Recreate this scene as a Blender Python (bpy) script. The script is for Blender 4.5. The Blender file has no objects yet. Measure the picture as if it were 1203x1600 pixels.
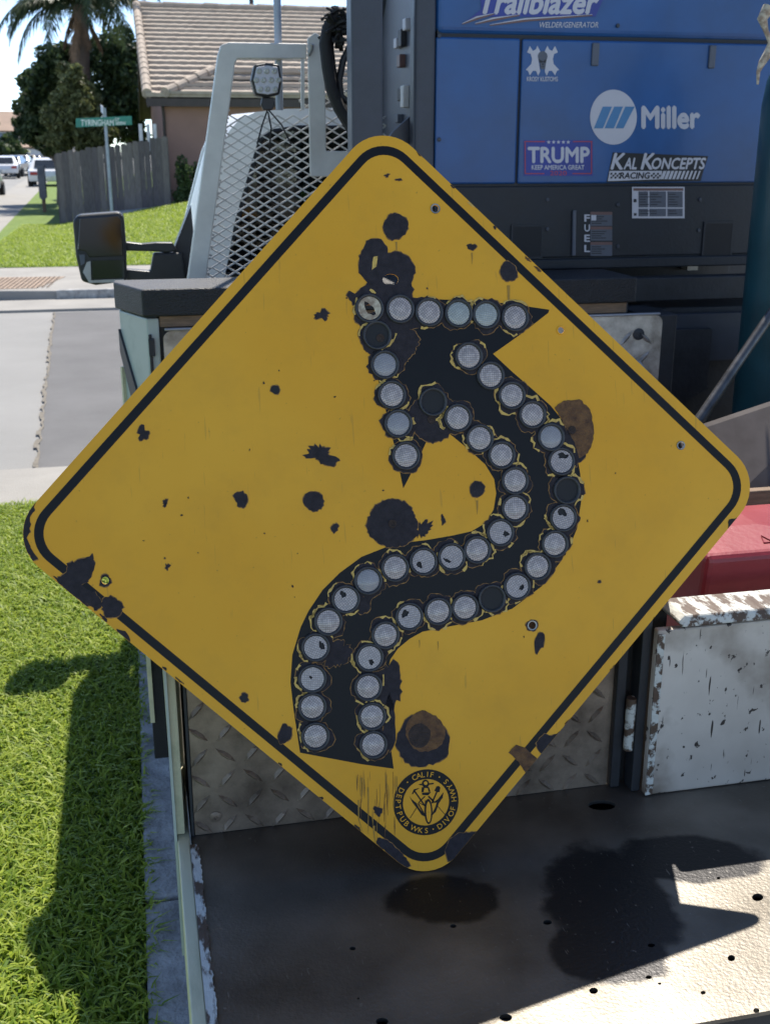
import bpy, bmesh, math, random
import numpy as np
from mathutils import Vector, Matrix, noise
from mathutils.geometry import tessellate_polygon
rad = math.radians
rng = random.Random(7)
scn = bpy.context.scene
col = scn.collection

# ------------------------------------------------------------------ camera
# World axes follow the truck and the street grid: +Y is the way the truck points.
YAW, HORIZON, FPX = rad(12.5), 565.0, 1750.0
PITCH = math.atan(HORIZON / FPX)
CAM = Vector((-.0355, -1.4683, 1.70))
cam_d = bpy.data.cameras.new('camera')
cam = bpy.data.objects.new('camera', cam_d); col.objects.link(cam)
cam.location = CAM
cam.rotation_euler = (math.pi / 2 - PITCH, 0, -YAW)
cam_d.sensor_fit = 'VERTICAL'; cam_d.sensor_height = 24.0; cam_d.sensor_width = 18.0
cam_d.lens = FPX / 1600 * 24
cam_d.clip_start = .05; cam_d.clip_end = 2000
cam_d.dof.use_dof = True; cam_d.dof.focus_distance = 1.58; cam_d.dof.aperture_fstop = 9.0
scn.camera = cam
# ------------------------------------------------------------------ sky and sun
SUN_EL, SUN_AZ = rad(57), rad(19)
w = bpy.data.worlds.new('World'); scn.world = w; w.use_nodes = True
nt = w.node_tree
sky = nt.nodes.new('ShaderNodeTexSky'); sky.sky_type = 'NISHITA'; sky.sun_disc = False
sky.sun_elevation = SUN_EL; sky.sun_rotation = SUN_AZ
sky.air_density = .5; sky.dust_density = 0; sky.ozone_density = 1.6
bg = nt.nodes['Background']; bg.inputs[1].default_value = .15
nt.links.new(sky.outputs[0], bg.inputs[0])
sl = bpy.data.lights.new('sun', 'SUN'); sl.energy = 3.6; sl.angle = rad(.5); sl.color = (1, .975, .93)
so = bpy.data.objects.new('sun', sl); col.objects.link(so)
ld = Vector((-math.sin(SUN_AZ) * math.cos(SUN_EL), -math.cos(SUN_AZ) * math.cos(SUN_EL), -math.sin(SUN_EL)))
so.rotation_euler = ld.to_track_quat('-Z', 'Y').to_euler(); so.location = (3, 8, 12)
vs = scn.view_settings
vs.view_transform = 'Standard'; vs.look = 'None'; vs.exposure = 1.05; vs.gamma = 1; vs.use_curve_mapping = False
vs.use_white_balance = True; vs.white_balance_temperature = 7000; vs.white_balance_tint = 10   # camera balanced for open shade
scn.cycles.max_bounces = 8

# ------------------------------------------------------------------ measuring helpers
Fh = Vector((math.sin(YAW), math.cos(YAW), 0)); Rt = Vector((math.cos(YAW), -math.sin(YAW), 0))
Fw = Fh * math.cos(PITCH) - Vector((0, 0, math.sin(PITCH))); Up = Fh * math.sin(PITCH) + Vector((0, 0, math.cos(PITCH)))
def ray(x, y): return Rt * ((x - 601.5) / FPX) + Up * ((800 - y) / FPX) + Fw
def PY(x, y, b):                       # point of the upright plane Y = b
    r = ray(x, y); return CAM + r * ((b - CAM.y) / r.y)
def PZ(x, y, z=0.0):                   # point of the level plane Z = z
    r = ray(x, y); return CAM + r * ((z - CAM.z) / r.z)

# ------------------------------------------------------------------ materials
MATS = {}
def nodes_of(m):
    m.use_nodes = True; t = m.node_tree; return t, t.nodes, t.links, t.nodes['Principled BSDF']
def M(name, c, rough=.6, metal=0., var=.18, scale=6., bump=0., bscale=60., c2=None, spec=.5, coat=0., stretch=(1, 1, 1), thr=None, emit=None):
    """plain surface: two noise octaves vary colour and gloss, optional second colour in patches, fine relief"""
    m = bpy.data.materials.new(name); t, n, l, b = nodes_of(m); MATS[name] = m
    tc = n.new('ShaderNodeTexCoord'); mp = n.new('ShaderNodeMapping'); mp.inputs['Scale'].default_value = stretch
    l.new(tc.outputs['Object'], mp.inputs[0])
    no = n.new('ShaderNodeTexNoise'); no.inputs['Scale'].default_value = scale; no.inputs['Detail'].default_value = 6; no.inputs['Roughness'].default_value = .62
    l.new(mp.outputs[0], no.inputs['Vector'])
    cr = n.new('ShaderNodeValToRGB'); e = cr.color_ramp.elements
    if c2 is None:
        a = [max(0, v * (1 - var)) for v in c]; d = [min(1, v * (1 + var)) for v in c]
        e[0].position, e[1].position = .3, .7
    else:
        a, d = c, c2
        e[0].position, e[1].position = thr or (.4, .62)
    e[0].color = (*a, 1); e[1].color = (*d, 1)
    l.new(no.outputs[0], cr.inputs[0]); l.new(cr.outputs[0], b.inputs['Base Color'])
    mr = n.new('ShaderNodeMapRange'); mr.inputs[3].default_value = max(.03, rough - .09); mr.inputs[4].default_value = min(1, rough + .09)
    l.new(no.outputs[0], mr.inputs[0]); l.new(mr.outputs[0], b.inputs['Roughness'])
    b.inputs['Metallic'].default_value = metal; b.inputs['Specular IOR Level'].default_value = spec; b.inputs['Coat Weight'].default_value = coat
    b.inputs['Coat Roughness'].default_value = .15
    if bump:
        n2 = n.new('ShaderNodeTexNoise'); n2.inputs['Scale'].default_value = bscale; n2.inputs['Detail'].default_value = 4
        l.new(mp.outputs[0], n2.inputs['Vector'])
        bp = n.new('ShaderNodeBump'); bp.inputs['Strength'].default_value = bump; bp.inputs['Distance'].default_value = .01
        l.new(n2.outputs[0], bp.inputs['Height']); l.new(bp.outputs[0], b.inputs['Normal'])
    return m

# sign
M('ink', (.006, .006, .007), .5, var=.25, scale=30, spec=.25)
M('chip_edge', (.34, .17, .045), .8, c2=(.16, .075, .03), scale=120, thr=(.4, .65))
M('chip', (.030, .025, .029), .75, spec=.25, var=.35, scale=90, bump=.25, bscale=400)
M('rust', (.20, .095, .035), .85, c2=(.075, .036, .022), scale=70, thr=(.35, .7), bump=.5, bscale=300)
M('stain', (.40, .205, .022), .6, var=.15, scale=60)
M('rust_dark', (.045, .028, .022), .85, var=.4, scale=90, bump=.5, bscale=300)
M('flake', (.66, .42, .09), .5, c2=(.36, .20, .05), scale=200, thr=(.45, .75))
M('housing', (.034, .033, .035), .45, var=.3, scale=80)
M('cup', (.012, .012, .013), .7)
M('zinc', (.30, .29, .27), .4, .7, var=.3, scale=60)
# truck
M('truck_cream', (.58, .55, .37), .45, c2=(.36, .37, .23), scale=18, thr=(.5, .75), bump=.1, bscale=90, stretch=(1, .3, 1))
M('truck_green', (.40, .45, .41), .45, c2=(.27, .31, .28), scale=9, thr=(.5, .8), coat=.1)
M('chipped', (.55, .55, .50), .6, c2=(.09, .055, .035), scale=55, thr=(.46, .54), bump=.4, bscale=60, stretch=(1, .35, 1))
M('black_lid', (.013, .013, .014), .5, var=.3, scale=30, bump=.5, bscale=260)
M('black_steel', (.020, .022, .026), .55, var=.4, scale=12, bump=.1, bscale=80)
M('slate', (.036, .042, .056), .45, var=.25, scale=10)
M('rack_white', (.58, .555, .50), .42, var=.12, scale=9, bump=.05)
M('mesh_metal', (.50, .49, .46), .5, .15, var=.25, scale=30)
M('cab_white', (.78, .77, .73), .3, var=.06, scale=3, coat=.4)
M('mirror_black', (.014, .015, .017), .45, var=.3, scale=20)
M('mirror_glass', (.05, .055, .065), .05, .9, var=.08, scale=3)
M('glass_dark', (.015, .017, .018), .08, var=.2, scale=3, coat=.3)
M('seat_cloth', (.03, .03, .033), .9)
M('rubber', (.014, .014, .015), .8, var=.3, bump=.3)
M('rim_metal', (.35, .35, .36), .4, .6)
M('wood', (.20, .13, .08), .75, var=.35, scale=20, stretch=(1, 9, 9), bump=.2)
M('lens_red', (.35, .02, .015), .2)
# welder
M('welder_blue', (.009, .078, .24), .42, var=.25, scale=3.2, coat=.12, bump=.22, bscale=3)
M('welder_base', (.010, .013, .018), .55, var=.35, scale=9, bump=.12, bscale=120)
M('decal_white', (.52, .51, .54), .5, var=.06)
M('decal_black', (.012, .013, .016), .5)
M('decal_navy', (.025, .045, .26), .45)
M('decal_red', (.42, .05, .06), .5)
M('decal_blue', (.06, .20, .38), .45)
M('decal_grey', (.09, .10, .125), .5)
M('decal_brown', (.16, .085, .075), .5)
M('light_lens', (.42, .42, .38), .25, var=.2, scale=60, coat=.6)
M('can_red', (.27, .024, .032), .42, var=.1, scale=8, bump=.06, bscale=90)
M('cyl_teal', (.009, .055, .07), .4, var=.25, scale=8, coat=.2)
M('bar_steel', (.12, .115, .11), .38, .75, var=.4, scale=25)
M('cardboard', (.095, .078, .070), .85, c2=(.055, .042, .036), scale=7, thr=(.4, .7))
M('rope', (.55, .48, .36), .85, c2=(.30, .22, .16), scale=90, thr=(.4, .6))
# place
M('concrete', (.29, .275, .25), .9, var=.16, scale=1.4, bump=.35, bscale=120)
M('concrete_edge', (.34, .335, .32), .9, var=.45, scale=11, bump=.9, bscale=80)
M('road_grey', (.245, .24, .228), .92, var=.14, scale=.55, bump=.4, bscale=160)
M('asphalt_patch', (.135, .132, .13), .93, var=.18, scale=1.3, bump=.5, bscale=190)
M('tactile', (.30, .22, .16), .85, var=.2, scale=6)
M('crack', (.17, .15, .12), .95, var=.4, scale=20)
M('turf', (.06, .105, .018), .95, var=.4, scale=30)
M('soil', (.06, .075, .025), .95, var=.4, scale=20)
M('lawn_far', (.16, .23, .035), .95, c2=(.09, .15, .022), scale=3.5, thr=(.3, .7), bump=.8, bscale=90)
M('fence_wood', (.16, .14, .14), .9, c2=(.085, .07, .072), scale=5, thr=(.3, .7), stretch=(14, 14, 1.2), bump=.25, bscale=30)
M('fence_wood_pale', (.22, .19, .18), .9, c2=(.12, .10, .10), scale=5, thr=(.3, .7), stretch=(14, 14, 1.2), bump=.25, bscale=30)
M('fence_wood_dark', (.15, .13, .135), .9, c2=(.08, .065, .07), scale=5, thr=(.3, .7), stretch=(14, 14, 1.2), bump=.25, bscale=30)
M('stucco', (.33, .19, .15), .92, var=.08, scale=2, bump=.3, bscale=90)
M('trim_brown', (.065, .05, .046), .7)
M('roof_tile', (.45, .375, .30), .85, c2=(.32, .26, .21), scale=4, thr=(.3, .7), bump=.2, bscale=30)
M('pipe_white', (.68, .67, .64), .5)
M('pole_metal', (.33, .37, .42), .5, .3)
M('sign_green', (.015, .20, .15), .4)
M('sign_white', (.72, .74, .72), .5)
M('pedestal', (.15, .15, .165), .7)
M('trunk', (.13, .10, .08), .95, var=.35, scale=7, bump=.8, bscale=25)
M('palm_trunk', (.15, .115, .09), .95, var=.3, scale=9, bump=.6, bscale=30, stretch=(1, 1, 4))
M('dry_frond', (.22, .14, .085), .9, var=.3, scale=8)
M('car_paint_white', (.70, .70, .70), .3, var=.03, coat=.6)
M('car_paint_silver', (.34, .36, .39), .3, .3, var=.03, coat=.6)
M('car_paint_dark', (.03, .04, .06), .28, var=.05, coat=.6)
M('car_paint_tan', (.50, .42, .26), .3, var=.03, coat=.6)
M('far_wall', (.36, .29, .23), .9)
M('far_roof', (.34, .24, .18), .9, var=.15, scale=1)
M('far_glass', (.06, .12, .22), .15)
M('flower', (.6, .5, .5), .8)

def foliage(name, c1, c2, trans=.35):
    m = bpy.data.materials.new(name); t, n, l, b = nodes_of(m); MATS[name] = m
    g = n.new('ShaderNodeNewGeometry'); cr = n.new('ShaderNodeValToRGB')
    cr.color_ramp.elements[0].color = (*c1, 1); cr.color_ramp.elements[1].color = (*c2, 1)
    l.new(g.outputs['Random Per Island'], cr.inputs[0]); l.new(cr.outputs[0], b.inputs['Base Color'])
    b.inputs['Roughness'].default_value = .5; b.inputs['Specular IOR Level'].default_value = .35
    tr = n.new('ShaderNodeBsdfTranslucent'); l.new(cr.outputs[0], tr.inputs[0])
    mx = n.new('ShaderNodeMixShader'); mx.inputs[0].default_value = trans
    l.new(b.outputs[0], mx.inputs[1]); l.new(tr.outputs[0], mx.inputs[2]); l.new(mx.outputs[0], n['Material Output'].inputs[0])
foliage('blade', (.14, .24, .014), (.46, .54, .075), .5)
foliage('leaf_dark', (.020, .042, .018), (.085, .125, .045))
foliage('leaf_olive', (.07, .085, .030), (.24, .26, .11))
foliage('leaf_palm', (.03, .055, .028), (.09, .12, .05))
foliage('leaf_bush', (.03, .055, .02), (.10, .15, .05))

def special():
    # enamel of the sign: warm yellow, slightly paler blooms, thin rusty runs
    m = bpy.data.materials.new('sign_yellow'); t, n, l, b = nodes_of(m); MATS['sign_yellow'] = m
    tc = n.new('ShaderNodeTexCoord')
    n1 = n.new('ShaderNodeTexNoise'); n1.inputs['Scale'].default_value = 3.2; n1.inputs['Detail'].default_value = 5
    l.new(tc.outputs['Object'], n1.inputs['Vector'])
    r1 = n.new('ShaderNodeValToRGB'); e = r1.color_ramp.elements
    e[0].position, e[1].position = .3, .72; e[0].color = (.76, .340, .016, 1); e[1].color = (.84, .415, .032, 1)
    l.new(n1.outputs[0], r1.inputs[0])
    n2 = n.new('ShaderNodeTexNoise'); n2.inputs['Scale'].default_value = 150; n2.inputs['Detail'].default_value = 3
    l.new(tc.outputs['Object'], n2.inputs['Vector'])
    r2 = n.new('ShaderNodeValToRGB'); r2.color_ramp.elements[0].position, r2.color_ramp.elements[1].position = .70, .78
    l.new(n2.outputs[0], r2.inputs[0])
    mx = n.new('ShaderNodeMix'); mx.data_type = 'RGBA'; mx.inputs[7].default_value = (.22, .11, .03, 1)
    ml = n.new('ShaderNodeMath'); ml.operation = 'MULTIPLY'; ml.inputs[1].default_value = .55; l.new(r2.outputs[0], ml.inputs[0])
    l.new(ml.outputs[0], mx.inputs[0]); l.new(r1.outputs[0], mx.inputs[6])
    mp = n.new('ShaderNodeMapping'); mp.inputs['Scale'].default_value = (3.2, .22, 1); mp.inputs['Rotation'].default_value = (0, 0, .35); l.new(tc.outputs['Object'], mp.inputs[0])
    n3 = n.new('ShaderNodeTexNoise'); n3.inputs['Scale'].default_value = 55; n3.inputs['Detail'].default_value = 2; l.new(mp.outputs[0], n3.inputs['Vector'])
    r3 = n.new('ShaderNodeValToRGB'); r3.color_ramp.elements[0].position, r3.color_ramp.elements[1].position = .69, .72; l.new(n3.outputs[0], r3.inputs[0])
    n4 = n.new('ShaderNodeTexNoise'); n4.inputs['Scale'].default_value = 9; n4.inputs['Detail'].default_value = 9; n4.inputs['Roughness'].default_value = .7; l.new(tc.outputs['Object'], n4.inputs['Vector'])
    r4 = n.new('ShaderNodeMapRange'); r4.inputs[1].default_value = .48; r4.inputs[2].default_value = .78; r4.inputs[4].default_value = .42; l.new(n4.outputs[0], r4.inputs[0])
    m4 = n.new('ShaderNodeMix'); m4.data_type = 'RGBA'; m4.inputs[7].default_value = (.58, .29, .030, 1); l.new(r4.outputs[0], m4.inputs[0]); l.new(mx.outputs[2], m4.inputs[6])
    m5 = n.new('ShaderNodeMath'); m5.operation = 'MULTIPLY'; m5.inputs[1].default_value = .3; l.new(r3.outputs[0], m5.inputs[0])
    m6 = n.new('ShaderNodeMix'); m6.data_type = 'RGBA'; m6.inputs[7].default_value = (.36, .19, .04, 1); l.new(m5.outputs[0], m6.inputs[0]); l.new(m4.outputs[2], m6.inputs[6]); l.new(m6.outputs[2], b.inputs['Base Color'])
    b.inputs['Roughness'].default_value = .48; b.inputs['Specular IOR Level'].default_value = .28
    # glass buttons: cells of a moulded reflector
    for nm, c1, c2, rr in (('lens', (.72, .60, .55), (.30, .25, .235), .3), ('lens_blue', (.38, .355, .36), (.29, .27, .275), .28), ('lens_teal', (.50, .51, .47), (.33, .34, .31), .25)):
        m = bpy.data.materials.new(nm); t, n, l, b = nodes_of(m); MATS[nm] = m
        tc = n.new('ShaderNodeTexCoord'); mp = n.new('ShaderNodeMapping'); mp.inputs['Rotation'].default_value = (0, 0, .6)
        l.new(tc.outputs['Object'], mp.inputs[0])
        vo = n.new('ShaderNodeTexVoronoi'); vo.inputs['Scale'].default_value = 330; vo.inputs['Randomness'].default_value = .15
        l.new(mp.outputs[0], vo.inputs['Vector'])
        cr = n.new('ShaderNodeValToRGB'); e = cr.color_ramp.elements; e[0].position, e[1].position = .30, .62
        e[0].color = (*c1, 1); e[1].color = (*c2, 1)
        l.new(vo.outputs['Distance'], cr.inputs[0])
        no = n.new('ShaderNodeTexNoise'); no.inputs['Scale'].default_value = 60; l.new(tc.outputs['Object'], no.inputs['Vector'])
        mx = n.new('ShaderNodeMix'); mx.data_type = 'RGBA'; mx.blend_type = 'MULTIPLY'; mx.inputs[0].default_value = .55
        l.new(cr.outputs[0], mx.inputs[6]); l.new(no.outputs[0], mx.inputs[7]); mx.inputs[0].default_value = .25
        l.new(mx.outputs[2], b.inputs['Base Color'])
        bp = n.new('ShaderNodeBump'); bp.inputs['Strength'].default_value = .5; bp.inputs['Distance'].default_value = .002; bp.invert = True
        l.new(vo.outputs['Distance'], bp.inputs['Height']); l.new(bp.outputs[0], b.inputs['Normal'])
        b.inputs['Roughness'].default_value = rr; b.inputs['Coat Weight'].default_value = .5
    # worn tread plate
    for nm, c1, c2, mt in (('tread_dark', (.34, .265, .20), (.12, .088, .064), .5), ('tread_bright', (.56, .52, .47), (.20, .17, .14), .75)):
        M(nm, c1, .48, mt, c2=c2, scale=16, thr=(.35, .72), bump=.10, bscale=320)
    # white paint, chipped and rusty
    m = bpy.data.materials.new('white_worn'); t, n, l, b = nodes_of(m); MATS['white_worn'] = m
    tc = n.new('ShaderNodeTexCoord')
    def noi(scale, det, st=(1, 1, 1)):
        mp = n.new('ShaderNodeMapping'); mp.inputs['Scale'].default_value = st; l.new(tc.outputs['Object'], mp.inputs[0])
        q = n.new('ShaderNodeTexNoise'); q.inputs['Scale'].default_value = scale; q.inputs['Detail'].default_value = det; l.new(mp.outputs[0], q.inputs['Vector']); return q
    def ramp(src, p0, p1, c0, c1):
        r = n.new('ShaderNodeValToRGB'); e = r.color_ramp.elements; e[0].position, e[1].position = p0, p1; e[0].color = (*c0, 1); e[1].color = (*c1, 1); l.new(src, r.inputs[0]); return r
    base = ramp(noi(5, 6).outputs[0], .3, .7, (.64, .575, .50), (.40, .345, .29))
    chipm = ramp(noi(66, 5, (1, 1, .8)).outputs[0], .625, .65, (0, 0, 0), (1, 1, 1))
    bigm = ramp(noi(8, 10).outputs[0], .55, .78, (0, 0, 0), (1, 1, 1))
    scr = ramp(noi(30, 2, (6, 1, .5)).outputs[0], .70, .72, (0, 0, 0), (1, 1, 1))
    ad = n.new('ShaderNodeMath'); ad.operation = 'MAXIMUM'; l.new(chipm.outputs[0], ad.inputs[0]); l.new(scr.outputs[0], ad.inputs[1])
    m1 = n.new('ShaderNodeMix'); m1.data_type = 'RGBA'; l.new(bigm.outputs[0], m1.inputs[0]); l.new(base.outputs[0], m1.inputs[6]); m1.inputs[7].default_value = (.16, .12, .085, 1)
    m2 = n.new('ShaderNodeMix'); m2.data_type = 'RGBA'; l.new(ad.outputs[0], m2.inputs[0]); l.new(m1.outputs[2], m2.inputs[6]); m2.inputs[7].default_value = (.035, .026, .022, 1)
    l.new(m2.outputs[2], b.inputs['Base Color']); b.inputs['Roughness'].default_value = .55
    # bare deck steel with oil stains
    m = bpy.data.materials.new('deck_steel'); t, n, l, b = nodes_of(m); MATS['deck_steel'] = m
    tc = n.new('ShaderNodeTexCoord')
    base = ramp(noi(7, 8).outputs[0], .3, .72, (.112, .099, .082), (.26, .24, .21))
    warp = noi(17, 9)
    prev = None
    for (px, py, rx, ry) in ((690, 1406, 88, 38), (950, 1405, 105, 92), (1070, 1345, 125, 36), (950, 1490, 95, 58)):
        c = PZ(px, py, .725); ex = (PZ(px + rx, py, .725) - c).length; ey = (PZ(px, py + ry, .725) - PZ(px, py - ry, .725)).length / 2
        mp = n.new('ShaderNodeMapping'); mp.vector_type = 'TEXTURE'
        mp.inputs['Location'].default_value = (c.x, c.y, .725); mp.inputs['Rotation'].default_value = (0, 0, -YAW); mp.inputs['Scale'].default_value = (ex, ey, 1)
        l.new(tc.outputs['Object'], mp.inputs[0])
        le = n.new('ShaderNodeVectorMath'); le.operation = 'LENGTH'; l.new(mp.outputs[0], le.inputs[0])
        s = n.new('ShaderNodeMath'); s.operation = 'MULTIPLY_ADD'; s.inputs[1].default_value = .8; l.new(warp.outputs[0], s.inputs[0]); l.new(le.outputs['Value'], s.inputs[2])
        if prev is None: prev = s
        else:
            mn = n.new('ShaderNodeMath'); mn.operation = 'MINIMUM'; l.new(prev.outputs[0], mn.inputs[0]); l.new(s.outputs[0], mn.inputs[1]); prev = mn
    st = ramp(prev.outputs[0], 1.19, 1.27, (1, 1, 1), (0, 0, 0))
    st.color_ramp.elements[0].position = .0
    mr = n.new('ShaderNodeMapRange'); mr.interpolation_type = 'SMOOTHSTEP'; mr.inputs[1].default_value = 1.26; mr.inputs[2].default_value = 1.48; mr.inputs[3].default_value = 1; mr.inputs[4].default_value = 0
    l.new(prev.outputs[0], mr.inputs[0])
    m1 = n.new('ShaderNodeMix'); m1.data_type = 'RGBA'; l.new(mr.outputs[0], m1.inputs[0]); l.new(base.outputs[0], m1.inputs[6]); m1.inputs[7].default_value = (.040, .039, .040, 1)
    sc = ramp(noi(38, 3, (7, 1, 1)).outputs[0], .70, .74, (0, 0, 0), (1, 1, 1)); sp = ramp(noi(95, 4).outputs[0], .68, .73, (0, 0, 0), (1, 1, 1))
    mxs = n.new('ShaderNodeMath'); mxs.operation = 'MAXIMUM'; l.new(sc.outputs[0], mxs.inputs[0]); l.new(sp.outputs[0], mxs.inputs[1])
    mq = n.new('ShaderNodeMath'); mq.operation = 'MULTIPLY'; mq.inputs[1].default_value = .6; l.new(mxs.outputs[0], mq.inputs[0])
    m3 = n.new('ShaderNodeMix'); m3.data_type = 'RGBA'; l.new(mq.outputs[0], m3.inputs[0]); l.new(m1.outputs[2], m3.inputs[6]); m3.inputs[7].default_value = (.27, .26, .24, 1)
    l.new(m3.outputs[2], b.inputs['Base Color'])
    b.inputs['Metallic'].default_value = .82
    rr = n.new('ShaderNodeMapRange'); rr.inputs[3].default_value = .46; rr.inputs[4].default_value = .40; l.new(mr.outputs[0], rr.inputs[0]); l.new(rr.outputs[0], b.inputs['Roughness'])
    q = noi(210, 9); bp = n.new('ShaderNodeBump'); bp.inputs['Strength'].default_value = .22; bp.inputs['Distance'].default_value = .0035
    l.new(q.outputs[0], bp.inputs['Height']); l.new(bp.outputs[0], b.inputs['Normal'])
    # window glass one can see through
    m = bpy.data.materials.new('tinted_glass'); t, n, l, b = nodes_of(m); MATS['tinted_glass'] = m
    n.remove(b)
    tr = n.new('ShaderNodeBsdfTransparent'); tr.inputs[0].default_value = (.30, .36, .33, 1)
    gl = n.new('ShaderNodeBsdfGlossy'); gl.inputs['Roughness'].default_value = .03
    fr = n.new('ShaderNodeFresnel'); fr.inputs[0].default_value = 1.45
    mx = n.new('ShaderNodeMixShader'); l.new(fr.outputs[0], mx.inputs[0]); l.new(tr.outputs[0], mx.inputs[1]); l.new(gl.outputs[0], mx.inputs[2])
    l.new(mx.outputs[0], n['Material Output'].inputs[0])
special()

# ------------------------------------------------------------------ mesh helpers
def tag(o, label, cat=None, group=None, kind=None):
    if label: o['label'] = label
    if cat: o['category'] = cat
    if group: o['group'] = group
    if kind: o['kind'] = kind
    return o
def empty(name, loc, label, cat, group=None):
    o = bpy.data.objects.new(name, None); col.objects.link(o); o.location = loc; o.empty_display_size = .1
    return tag(o, label, cat, group)
def child(o, parent):
    o.parent = parent
    q = parent; mw = Matrix.Identity(4)
    chain = []
    while q: chain.append(q); q = q.parent
    for q in reversed(chain): mw = mw @ (q.matrix_parent_inverse @ q.matrix_basis if q.parent else q.matrix_basis)
    o.matrix_parent_inverse = mw.inverted()
def link(name, me, mat, parent=None, local=False, bevel=0., smooth=None, seg=2):
    if smooth is not None:
        bm = bmesh.new(); bm.from_mesh(me)
        for f in bm.faces: f.smooth = True
        for e in bm.edges:
            e.smooth = len(e.link_faces) == 2 and e.calc_face_angle(0) < rad(smooth)
        bm.to_mesh(me); bm.free()
    if mat: me.materials.append(MATS[mat])
    o = bpy.data.objects.new(name, me); col.objects.link(o)
    if parent:
        if local: o.parent = parent
        else: child(o, parent)
    if bevel:
        b = o.modifiers.new('bevel', 'BEVEL'); b.width = bevel; b.segments = seg; b.limit_method = 'ANGLE'; b.angle_limit = rad(40)
    return o
class MB:
    def __init__(s): s.v = []; s.f = []
    def add(s, vs, fs):
        k = len(s.v); s.v += [tuple(p) for p in vs]; s.f += [tuple(i + k for i in f) for f in fs]; return s
    def box(s, x0, x1, y0, y1, z0, z1): return s.hexa([(x0, y0, z0), (x1, y0, z0), (x1, y1, z0), (x0, y1, z0), (x0, y0, z1), (x1, y0, z1), (x1, y1, z1), (x0, y1, z1)])
    def hexa(s, p): return s.add(p, [(3, 2, 1, 0), (4, 5, 6, 7), (0, 1, 5, 4), (1, 2, 6, 5), (2, 3, 7, 6), (3, 0, 4, 7)])
    def prism(s, poly, off):
        n = len(poly); off = Vector(off); a = [Vector(p) for p in poly]; b = [p + off for p in a]
        return s.add(a + b, [tuple(range(n))[::-1], tuple(range(n, 2 * n))] + [(i, (i + 1) % n, n + (i + 1) % n, n + i) for i in range(n)])
    def plate(s, outer, holes, off):
        """flat plate with holes: 3D outlines in one plane, thickness vector off"""
        loops = [[Vector(p) for p in outer]] + [[Vector(p) for p in h] for h in holes]
        tri = tessellate_polygon(loops); pts = [p for lp in loops for p in lp]; n = len(pts); off = Vector(off)
        fs = []
        nrm = None
        for t in tri:
            a, b, c = (pts[i] for i in t)
            if ((b - a).cross(c - a)).dot(off) > 0: t = t[::-1]
            fs.append(tuple(t)); fs.append(tuple(i + n for i in t[::-1]))
        k = 0
        for lp in loops:
            m = len(lp)
            fs += [(k + i, k + (i + 1) % m, n + k + (i + 1) % m, n + k + i) for i in range(m)]; k += m
        return s.add(pts + [p + off for p in pts], fs)
    def tube(s, pts, r, n=8, closed=False):
        pts = [Vector(p) for p in pts]; rs = r if isinstance(r, (list, tuple)) else [r] * len(pts)
        k0 = len(s.v); m = len(pts); up = None
        for i, p in enumerate(pts):
            d = (pts[(i + 1) % m if closed else min(i + 1, m - 1)] - pts[(i - 1) % m if closed else max(i - 1, 0)])
            d = d.normalized() if d.length > 1e-9 else Vector((0, 0, 1))
            if up is None: up = d.orthogonal().normalized()
            else: up = (up - d * up.dot(d)); up = up.normalized() if up.length > 1e-6 else d.orthogonal().normalized()
            q = d.cross(up)
            for j in range(n):
                a = 2 * math.pi * j / n; s.v.append(tuple(p + (up * math.cos(a) + q * math.sin(a)) * rs[i]))
        for i in range(m if closed else m - 1):
            for j in range(n):
                a = k0 + i * n + j; b = k0 + i * n + (j + 1) % n; i2 = (i + 1) % m
                s.f.append((a, b, k0 + i2 * n + (j + 1) % n, k0 + i2 * n + j))
        if not closed:
            s.f.append(tuple(k0 + j for j in range(n))[::-1]); s.f.append(tuple(k0 + (m - 1) * n + j for j in range(n)))
        return s
    def bar(s, p, q, wx, wy, up=(0, 0, 1)):
        p, q = Vector(p), Vector(q); d = (q - p).normalized(); a = d.cross(Vector(up)); a = a.normalized() if a.length > 1e-4 else d.orthogonal().normalized(); b = a.cross(d)
        h = [p + a * x * wx / 2 + b * y * wy / 2 for x, y in ((-1, -1), (1, -1), (1, 1), (-1, 1))]
        return s.hexa(h + [x + (q - p) for x in h])
    def lathe(s, c, prof, n=24, ax=(0, 0, 1), cap=True):
        c = Vector(c); ax = Vector(ax).normalized(); u = ax.orthogonal().normalized(); v = ax.cross(u); k = len(s.v)
        for r, z in prof:
            for j in range(n):
                a = 2 * math.pi * j / n; s.v.append(tuple(c + ax * z + (u * math.cos(a) + v * math.sin(a)) * r))
        for i in range(len(prof) - 1):
            for j in range(n): s.f.append((k + i * n + j, k + i * n + (j + 1) % n, k + (i + 1) * n + (j + 1) % n, k + (i + 1) * n + j))
        if cap:
            if prof[0][0] > 1e-6: s.f.append(tuple(k + j for j in range(n))[::-1])
            if prof[-1][0] > 1e-6: s.f.append(tuple(k + (len(prof) - 1) * n + j for j in range(n)))
        return s
    def build(s, name, mat, parent=None, **k):
        me = bpy.data.meshes.new(name); me.from_pydata(s.v, [], s.f); me.validate(); me.update()
        return link(name, me, mat, parent, **k)
def struct(o): o['kind'] = 'structure'; return o
def ell(cx, cy, rx, ry, n=20, rot=0.):
    c, s = math.cos(rot), math.sin(rot)
    return [(cx + rx * math.cos(t) * c - ry * math.sin(t) * s, cy + rx * math.cos(t) * s + ry * math.sin(t) * c) for t in [2 * math.pi * i / n for i in range(n)]]
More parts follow.
